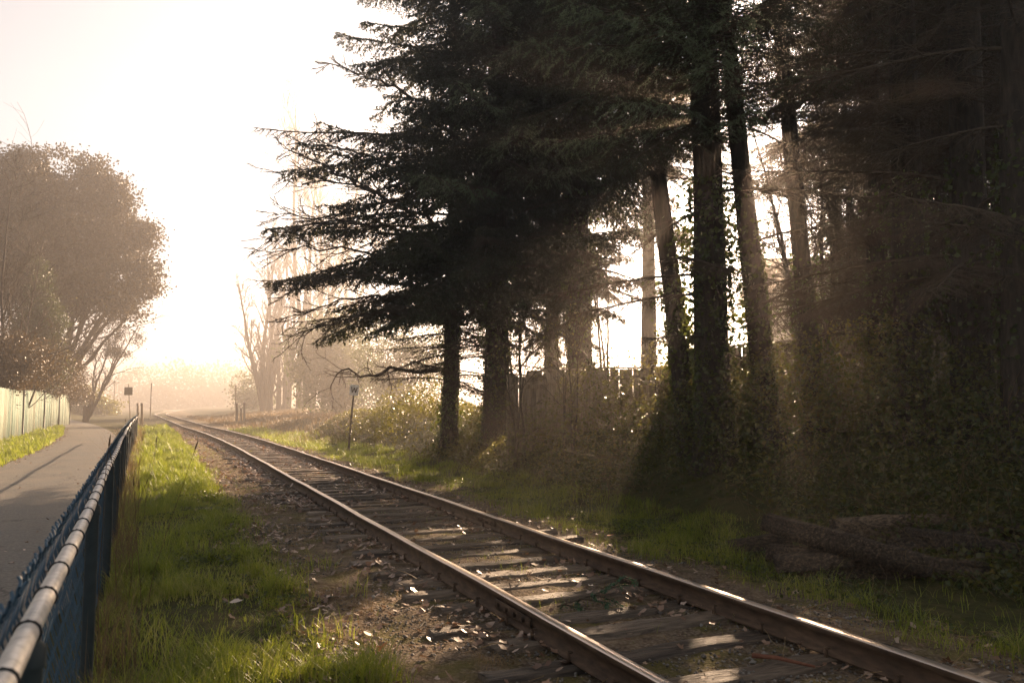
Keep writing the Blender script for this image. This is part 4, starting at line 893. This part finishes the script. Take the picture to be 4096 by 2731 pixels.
def litter(name, n, xf, y0, y1, keep, size, pw, label):
    y = y0 + (y1 - y0) * rng.random(n) ** pw; x = xf(y, rng.random(n)); m = keep(x, y) > rng.random(n); x = x[m]; y = y[m]
    tr_ = x - toff(y); on = (tr_ > 1.85) & (tr_ < 4.45); z = gh(x, y) + .012 + on * .02 + rng.uniform(0, .02, len(x))
    V, F = litter_mesh(x, y, z, size * (1 + .012 * y)); a = np.clip(rng.beta(1.6, 1.6, len(x)), 0, 1)
    o = MB().add(V, F, np.tile(a, 5)).build(name, M['litter']); o['kind'] = 'stuff'; o['label'] = label; o['category'] = 'leaf litter'
def kt(x, y):
    t = x - toff(y); e = np.exp(-((t - 2.1) / .28) ** 2) + np.exp(-((t - 1.15) / .3) ** 2) * .7 + .9 * np.exp(-((t - 4.15) / .3) ** 2) + .5 * np.exp(-((t - 3.65) / .25) ** 2)
    c = sstep(.38, .62, fbm(x * 1.7, y * 1.7, 3, 71))
    return np.clip((.10 + e * .9) * (.15 + .85 * c) * (.45 + .55 * sstep(5, 14, y)), 0, 1)
litter('leaf_litter', 60000, lambda y, r: .5 + 4.6 * r + toff(y), 2.3, 60, kt, .066, 1.5, 'curled fallen leaves scattered along the rails and the dirt strip')
litter('leaf_litter', 6000, lambda y, r: poff(y) + (-.45 - .03 * y - poff(y)) * r, 8, 60, lambda x, y: .03 + .9 * np.exp(-((x - poff(y)) / .25) ** 2) + .35 * np.exp(-((x + .6 + .03 * y) / .3) ** 2), .06, 1.3, 'fallen leaves along the edges of the path')
# small stones
n = 26000; y = 2.2 + 18 * rng.random(n) ** 1.6; x = rng.uniform(.9, 4.9, n); m = fbm(x * 1.3, y * 1.3, 2, 81) + rng.normal(0, .06, n) > .46; x, y = x[m], y[m]
s_ = rng.uniform(.004, .014, len(x)) * np.where(rng.random(len(x)) < .05, 2.2, 1); oc = np.array([[1, 0, 0], [-1, 0, 0], [0, 1, 0], [0, -1, 0], [0, 0, .7], [0, 0, -.7]])
V = oc[None] * s_[:, None, None] * rng.uniform(.6, 1.3, (len(x), 6, 1)) + np.stack([x, y, gh(x, y) + .012], -1)[:, None]
f8 = np.array([[0, 2, 4], [2, 1, 4], [1, 3, 4], [3, 0, 4], [2, 0, 5], [1, 2, 5], [3, 1, 5], [0, 3, 5]]); F = (f8[None] + (np.arange(len(x)) * 6)[:, None, None]).reshape(-1, 3)
M['stone'] = leafmat('stone', [(.05, .045, .04), (.14, .125, .11), (.27, .25, .22)], 0.02, None, .7)
o = MB().add(V.reshape(-1, 3), F, np.repeat(rng.random(len(x)), 8)).build('gravel', M['stone']); o['kind'] = 'stuff'; o['label'] = 'small loose stones in the dirt of the track bed'; o['category'] = 'gravel'
# single things among the litter
def one_leaf(px, py, size, col, label, dz=.02):
    p = onz(px, py, dz); p[2] = max(p[2], float(gh(p[0], p[1])) + dz)
    V, F = litter_mesh(np.array([0.]), np.array([0.]), np.array([0.]), size, .35, .4)
    o = MB().add(V, F, .5).build('fallen_leaf', col); o.location = p; tag(o, label, 'leaf', 'single fallen leaves near the camera')
M['orange'] = leafmat('orange leaf', [(.42, .13, .03), (.5, .17, .04)], .25, (.6, .2, .03)); M['paleleaf'] = leafmat('pale leaf', [(.45, .36, .30), (.55, .46, .40)], .15, (.5, .4, .3))
one_leaf(1290, 2580, .09, M['orange'], 'bright orange leaf lying at the right edge of the near grass', .05)
one_leaf(1525, 2590, .09, M['orange'], 'rust-orange leaf on the pale dirt left of the near rail', .03)
one_leaf(2440, 2140, .10, M['orange'], 'dark orange leaf in the sunlit grass right of the track', .08)
one_leaf(940, 2440, .11, M['paleleaf'], 'large pale leaf in the middle of the near grass', .08)
one_leaf(1130, 2290, .11, M['paleleaf'], 'pale leaf standing on edge where grass meets dirt', .06)
one_leaf(2120, 2535, .12, M['paleleaf'], 'bright pale leaf against the foot of the near rail', .03)
one_leaf(2470, 2690, .13, M['paleleaf'], 'big brown-pink leaf beside the near rail at the bottom edge', .03)
# fallen fir sprig between the rails
(nv, wv) = bough(.75, .06, .028, .010, .010, 0, .05)
M['sprig'] = leafmat('fresh fir needles', [(.03, .09, .05), (.05, .13, .07)], .2, (.1, .25, .05))
p = onz(2230, 2425, .06); sp = tag(empty('fir_sprig', tuple(p), R(12)), 'fresh green fir sprig lying between the rails on the sleepers', 'sprig')
MB().add(nv[0], nv[1], rng.random(len(nv[1]))).build('needles', M['sprig'], sp); MB().add(wv[0] * [1, 1, 1], wv[1], .5).build('twig', M['twig'], sp)
# broken stick between the rails
P0 = onz(3010, 2620, .07); P1 = onz(3260, 2665, .07)
b = MB().tubes(np.array([P0, P0 * .6 + P1 * .4 + [0, 0, .012], P1]) - P0, [.016, .013, .008], 7, .5, True).build('fallen_stick', plain('red bark', [(.10, .035, .02), (.22, .09, .05)], 12, .8, .5), None, True)
b.location = P0; tag(b, 'reddish-brown broken stick lying between the rails', 'stick')
# ------------------------------------------------------------ discarded timbers right of the track
G9 = 'discarded timbers below the bank'
def timber(a, b_, w_, h_, label, seed):
    a = np.array(a, float); b_ = np.array(b_, float); q = np.random.default_rng(seed); n = 16; d = b_ - a; L = np.linalg.norm(d); d /= L
    s = np.cross(d, [0, 0, 1]); s /= np.linalg.norm(s); u = np.cross(s, d); t = np.linspace(0, 1, n)
    ring_ = np.array([(-.5, -.47), (-.47, -.5), (0, -.50), (.47, -.5), (.5, -.47), (.5, 0), (.5, .46), (.46, .5), (.1, .5), (.04, .36), (-.15, .47), (-.46, .5), (-.5, .46), (-.49, 0)])
    off = q.normal(0, .075, (1, 14, 2)) + np.cumsum(q.normal(0, .018, (n, 14, 2)), 0) ; ta = 1 - .12 * np.abs(t - .5)[:, None] ** 3 * 8
    rr = (ring_[None] + off) * np.array([w_, h_]); rr = rr * ta[..., None]
    V = (t[:, None] * L)[..., None] * d + rr[..., :1] * s + rr[..., 1:] * u
    i = np.arange(n - 1)[:, None]; j = np.arange(14)[None]; F = np.stack([i * 14 + j, i * 14 + (j + 1) % 14, (i + 1) * 14 + (j + 1) % 14, (i + 1) * 14 + j], -1).reshape(-1, 4)
    mb = MB().add(V.reshape(-1, 3), F, q.random())
    for e in (0, n - 1): mb.f.append(np.array([[e * 14 + k, e * 14 + k + 1, e * 14 + 12 - k, e * 14 + 13 - k] for k in range(6)])); mb.a.append(np.full(6, .4))
    o = mb.build('discarded_timber', M['oldwood']); o.location = a; tag(o, label, 'timber', G9); return o
timber(at(3060, 2085, 8.0), at(3720, 2270, 6.9), .17, .17, 'split rotten timber slanting across the top of the pile', 1)
timber(at(3070, 2210, 7.9), at(3960, 2290, 7.0), .20, .16, 'long dark timber lying flat at the front of the pile', 2)
timber(at(3180, 2290, 7.7), at(3900, 2335, 7.2), .2, .16, 'lowest half-buried timber at the foot of the pile', 3)
timber(at(3330, 2120, 8.4), at(3800, 2105, 8.3), .26, .22, 'squared mossy timber at the back of the pile', 4)
timber(at(3560, 2210, 7.8), at(4150, 2140, 7.5), .24, .24, 'thick dark timber at the right rear of the pile', 5)
timber(at(3100, 2255, 7.6), at(3560, 2215, 7.4), .18, .15, 'short timber wedged under the slanting split one', 7)
timber(at(3620, 2150, 7.9), at(4200, 2240, 7.0), .2, .2, 'dark timber running out of the pile towards the right edge', 8)
timber(at(2920, 2190, 8.5), at(3160, 2160, 8.5), .16, .14, 'short stub of timber poking from the grass left of the pile', 6)

# ------------------------------------------------------------ haze
me = bpy.data.meshes.new('haze'); x0, x1, y0, y1, z0, z1 = -420, 420, -60, 700, -1.2, 34
me.from_pydata([(x, y, z) for x in (x0, x1) for y in (y0, y1) for z in (z0, z1)], [], [(0, 1, 3, 2), (4, 6, 7, 5), (0, 4, 5, 1), (2, 3, 7, 6), (0, 2, 6, 4), (1, 5, 7, 3)])
hz = bpy.data.objects.new('haze', me); sc.collection.objects.link(hz); hz['kind'] = 'stuff'; hz['label'] = 'warm morning mist filling the scene'; hz['category'] = 'mist'
m, t, o = newmat('mist'); pv = t.nodes.new('ShaderNodeVolumePrincipled'); pv.inputs['Color'].default_value = (.97, .88, .81, 1)
pv.inputs['Density'].default_value = HAZE_DENSITY; pv.inputs['Anisotropy'].default_value = .74; t.links.new(pv.outputs[0], o.inputs['Volume']); me.materials.append(m)
